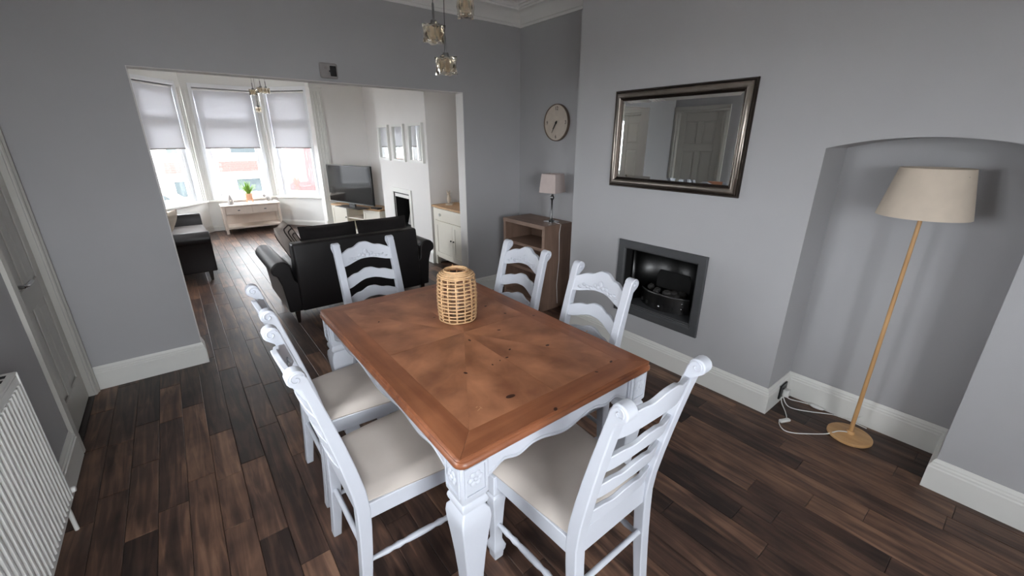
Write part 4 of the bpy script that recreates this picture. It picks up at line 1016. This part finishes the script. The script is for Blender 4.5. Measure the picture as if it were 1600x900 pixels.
# ------------------------------------------------------------------ outside the bay
GZ = -.9
us = MB().box(XL-.12, XE, YR-.14, 9.62, ZC+.1, 5.6); us.prism([(YR-.4, 5.6), (4, 7.8), (9.9, 5.6)], 'x', XL-.3, XE+.2)
struct(us.build('wall_shading_storey', 'brick'), 'unseen upper storey and roof above the rooms, added to shade the street')  # unseen storey added to keep sky light off the street and houses
st = MB().box(-45, 45, 9.7, 60, GZ-.2, GZ).build('street', 'tarmac'); struct(st, 'grey street outside the bay window')
rg = MB().box(-45, 45, -40, 9.7, GZ-.3, GZ-.2).build('yard', 'paving'); struct(rg)  # unseen ground, paving made pale to bounce daylight up through the windows
def house(name, x0, x1, y0, label):
    h = thing(name, label, 'house', ((x0+x1)/2, y0, GZ)); w = x1-x0
    z = lambda v: v-GZ
    MB().box(-w/2, w/2, .05, 6, 0, z(1.9)).build('wall', 'render_white', h)
    bb = MB().box(-w/2, w/2, .03, .05, z(.42), z(.82)).build('brick_band', 'mortar', h)
    bm_, nb = .23, int(w/.235)
    mesh = None
    for r in range(5):
        for k in range(nb):
            if mesh is None:
                o = MB().box(-.11, .11, -.012, .0, 0, .066).build('brick', 'brick', bb); mesh = o.data
            else: o = bpy.data.objects.new('brick', mesh); C.objects.link(o); o.parent = bb
            o.location = (-w/2+.12+k*.235+(.06 if r % 2 else 0), .03, z(.424)+r*.079)
    for xx in [(-w/2+w*(k+.5)/3) for k in range(3)]:
        for (za, zb) in ((-.75, .22), (1.02, 1.75)):
            f = MB().sweep([(0, 0), (.09, 0), (.09, .05), (0, .05)], [(-.62, z(za)), (.62, z(za)), (.62, z(zb)), (-.62, z(zb))], True); f.v = [(x, .05-zz, y) for x, y, zz in f.v]
            fo_ = f.build('window', 'upvc', h, (xx, 0, 0)); MB().box(-.54, .54, .02, .045, z(za)+.08, z(zb)-.08).build('pane', 'house_glass', fo_)
    MB().prism([(-.25, z(1.9)), (3, z(3.2)), (6.3, z(1.9))], 'x', -w/2, w/2).build('roof', 'roof_slate', h)
house('terraced_house', -4.3, 1.5, 20, 'white rendered house with brick band across the street, left of centre')
house('terraced_house', 1.51, 7.4, 20, 'white rendered house with brick band across the street behind the plant')
fe = thing('fence', 'red painted upright board fence outside the right bay window', 'fence', (4.5, 14.2, GZ), -.12)
for k in range(26): MB().box(k*.155-2.4, k*.155-2.4+.148, random.uniform(0, .01), .03, 0.25, 2.62+.02*random.random()).build('board', 'fence_red', fe)
MB().box(-2.45, 1.65, -.05, .08, 0, .28).build('plinth', 'render_white', fe)
for z in (.6, 2.2): MB().box(-2.4, 1.63, .03, .08, z, z+.1).build('rail', 'fence_red', fe)
car = thing('car', 'silver parked car outside the left bay window', 'car', (-.9, 14.2, GZ))
prof = [(-2.0, .25), (2.0, .25), (2.05, .55), (1.95, .8), (1.1, .92), (.55, 1.40), (-.95, 1.43), (-1.75, .98), (-2.02, .85), (-2.05, .5)]
MB().prism(prof, 'y', -.82, .82).build('body', 'car_silver', car, bevel=.08, seg=3)
for s_ in (-1, 1):
    MB().prism([(-1.5, .98), (.95, .94), (.5, 1.33), (-.92, 1.36)], 'y', s_*.80, s_*.828).build('side_window', 'house_glass', car)
    for xx in (-1.25, 1.3):
        wl = MB().lathe([(.0, -.1), (.30, -.1), (.32, -.06), (.32, .06), (.30, .1), (0, .1)], 24).build('wheel', 'black_plastic', car, (xx, s_*.76, .32), (PI/2, 0, 0), smooth=40)
        MB().lathe([(.0, -.105), (.19, -.105), (.19, .105), (0, .105)], 20).build('hubcap', 'metal_brushed', wl)
